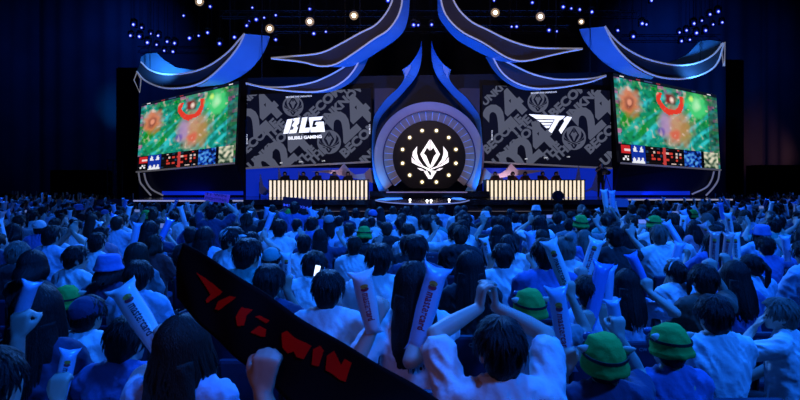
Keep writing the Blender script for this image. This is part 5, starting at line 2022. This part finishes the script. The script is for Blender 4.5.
cp = P(605, 196, 23.4)
standing('operator', 'camera operator in black standing on the stage behind a tripod camera', (cp.x, 23.9, DZ), math.pi, 'black', m2(dict(LAP, t=(.10, .30, 1.05), pole=(.8, -.2, -.7), d=(-.1, 1, .1))))
t = empty('tripod_camera', (cp.x, 23.3, DZ)); tag(t, 'black video camera on a tripod at the stage edge', 'camera')
obj('camera_body', box_mesh('camera_body', -.09, .09, -.22, .22, 1.12, 1.32, .02), M_lamp, t)
bm = bmesh.new(); cyl(bm, (0, -.28, 1.22), .07, .085, .16, 14, 'Y'); obj('camera_lens', ob_mesh('camera_lens', bm), M_bezel, t)
for a in (0, 2.1, 4.2):
    obj('leg', tube_mesh('leg', [(0, 0, 1.12), (.35 * math.sin(a), .35 * math.cos(a), 0)], .018, 5), M_lamp, t)

# round dark camera head rising before the T1 desk
rp = P(558, 196, 17.5)
t = empty('pole_camera', (rp.x, 17.5, 0)); tag(t, 'round black camera head on a pole before the T1 desk', 'camera')
bm = bmesh.new(); cyl(bm, (0, 0, rp.z), .19, .19, .12, 24, 'Y'); obj('camera_head', ob_mesh('camera_head', bm), M_bezel, t)
bm = bmesh.new(); cyl(bm, (0, -.08, rp.z), .11, .10, .06, 20, 'Y'); obj('camera_lens', ob_mesh('camera_lens', bm), mat('lens_glass', (.01, .02, .06), .1), t)
obj('pole', tube_mesh('pole', [(0, 0, rp.z - .15), (0, 0, .02)], .03, 8), M_lamp, t)
bm = bmesh.new(); cyl(bm, (0, 0, .01), .22, .22, .02, 18); obj('foot', ob_mesh('foot', bm), M_lamp, t)
obj('bracket', box_mesh('bracket', -.16, .16, -.03, .03, rp.z - .34, rp.z - .28), M_lamp, t)

# hand-held signs
def sign(q, Y, col, estr, words_, tc, label, holders):
    t = empty('fan_sign', P(sum(p[0] for p in q) / 4, q[2][1], Y)); tag(t, label, 'sign')
    local(obj('board', poly_px('board', q, Y, .015), mat(label[:12], lin(*col), .5, emit=lin(*col), estr=estr)), t)
    for i, wd in enumerate(words_):
        V, F = text_mesh(wd, .02, 1.0)
        wd_ = V[:, 0].max()
        x0, y0 = q[3][0] + 1.5, q[3][1] - 1.6 - (len(words_) - 1 - i) * 4.2
        sl = (q[2][1] - q[3][1]) / (q[2][0] - q[3][0])
        k_ = (q[2][0] - q[3][0] - 3) / wd_
        print_px('sign_lettering', [([(x0 + a * k_, y0 + a * k_ * sl - b * 3.4) for a, b in V], F)], None, Y - .01, tc, t)


sign([(205, 192.5), (230, 195), (228, 203.5), (204, 200.5)], 8.0, (58, 52, 170), .55, ['T1 WIN', 'FIGHTING'], mat('sign_ink', (.05, .05, .2), .6), 'violet board with two lines of writing held up before the stage', 2)
sign([(283, 196.5), (312, 199.5), (310, 211), (282, 207.5)], 9.5, (10, 14, 50), .35, ['MSI 2024'], mat('sign_ink_blue', (.2, .3, .8), .6, emit=lin(50, 70, 190), estr=.6), 'dark navy board with pale blue writing held up before the stage', 2)
for px, Y, lab, c, tgt in ((217, 8.05, 'spectator in a navy top holding up the violet board', 'navy', ((225, 202), (209, 200))), (297, 9.55, 'spectator in a blue top holding up the navy board', 'blue', ((306, 209), (288, 207)))):
    loc, s = seat_at(px, HOR + .50 * FPX / Y, Y + .1)
    s = 1.02
    loc = (loc[0], Y - .12, .16)
    f_ = figure('sign' + c, (arm_to(loc, 0, s, P(*tgt[0], Y - .03), *UPG, side_sign=1), arm_to(loc, 0, s, P(*tgt[1], Y - .03), *UPG, side_sign=-1)), 1.0, VX, (0, .1))
    standing_o = None
    person(f_, loc, 0, s, 'short', 'black', c, lab)
    chair((loc[0], loc[1] - .02, 0), 0, seat_label(lab), s)

# blue lit riser on the stage edge and dark cases at the hall sides
q = [(612, 199.2), (628, 199.2), (630, 207), (612, 207)]
o = obj('light_riser', poly_px('light_riser', q, 20.2, .8), mat('riser_blue', (.02, .1, .4), .4, emit=lin(14, 70, 220), estr=.5))
tag(o, 'small blue glowing block at the stage front by the camera operator', 'riser')
for q, Y, lab in (([(50, 170), (104, 169), (104, 206), (50, 206)], 31.0, 'tall black equipment case wall beside the scaffold tower'), ([(757, 165), (812, 163), (812, 206), (757, 206)], 31.0, 'tall black equipment case wall behind the crowd past the T1 side')):
    t = empty('equipment_case', P((q[0][0] + q[1][0]) / 2, 200, Y + .5)); tag(t, lab, 'case')
    a, b = P(*q[0], Y), P(*q[1], Y)
    n_ = 3
    for i in range(n_):
        x0 = a.x + (b.x - a.x) * i / n_; x1 = a.x + (b.x - a.x) * (i + 1) / n_ - .04
        local(obj('case_panel', box_mesh('case_panel', x0, x1, Y, Y + 1.0, 0, a.z, .03), mat('case_black', (.006, .006, .008), .6)), t)
t = empty('scaffold_tower', (P(112, 190, 30).x, 30.3, 0)); tag(t, 'grey metal scaffold tower beside the black cases', 'scaffold')
zt = P(112, 160, 30).z
for sx in (-.28, .28):
    for sy in (-.3, .3):
        obj('upright', tube_mesh('upright', [(sx, sy, 0), (sx, sy, zt)], .03, 6), mat('scaffold_grey', (.18, .17, .17), .5, metal=.3), t)
for i in range(1, 8):
    z_ = zt * i / 7
    obj('rung', tube_mesh('rung', [(-.28, -.3, z_), (.28, -.3, z_)], .025, 5), MATS['scaffold_grey'], t)
    obj('brace', tube_mesh('brace', [(-.28 if i % 2 else .28, -.3, z_ - zt / 7), (.28 if i % 2 else -.28, -.3, z_)], .015, 5), MATS['scaffold_grey'], t)

# dark masking panel and slim posts at the hall sides
for q, Y, lab in (([(116, 68), (137, 66), (137, 199), (119, 199)], 33.5, 'tall dark masking panel beside the match screen on the BLG side'), ([(728, 60), (744, 60), (742, 199), (728, 199)], 33.5, 'tall dark masking panel beside the match screen on the T1 side')):
    t = empty('masking_panel', P(q[0][0] + 10, 199, Y)); tag(t, lab, 'panel')
    a, b = P(*q[0], Y), P(*q[1], Y)
    local(obj('cloth', box_mesh('cloth', a.x, b.x, Y, Y + .15, .05, a.z, .03), mat('masking_cloth', (.022, .022, .03), .9)), t)
    for xx in (a.x + .05, b.x - .05):
        local(obj('upright', tube_mesh('upright', [(xx, Y + .25, 0), (xx, Y + .25, a.z + .1)], .04, 6), M_lamp), t)
    local(obj('top_rail', tube_mesh('top_rail', [(a.x, Y + .25, a.z + .05), (b.x, Y + .25, a.z + .05)], .04, 6), M_lamp), t)
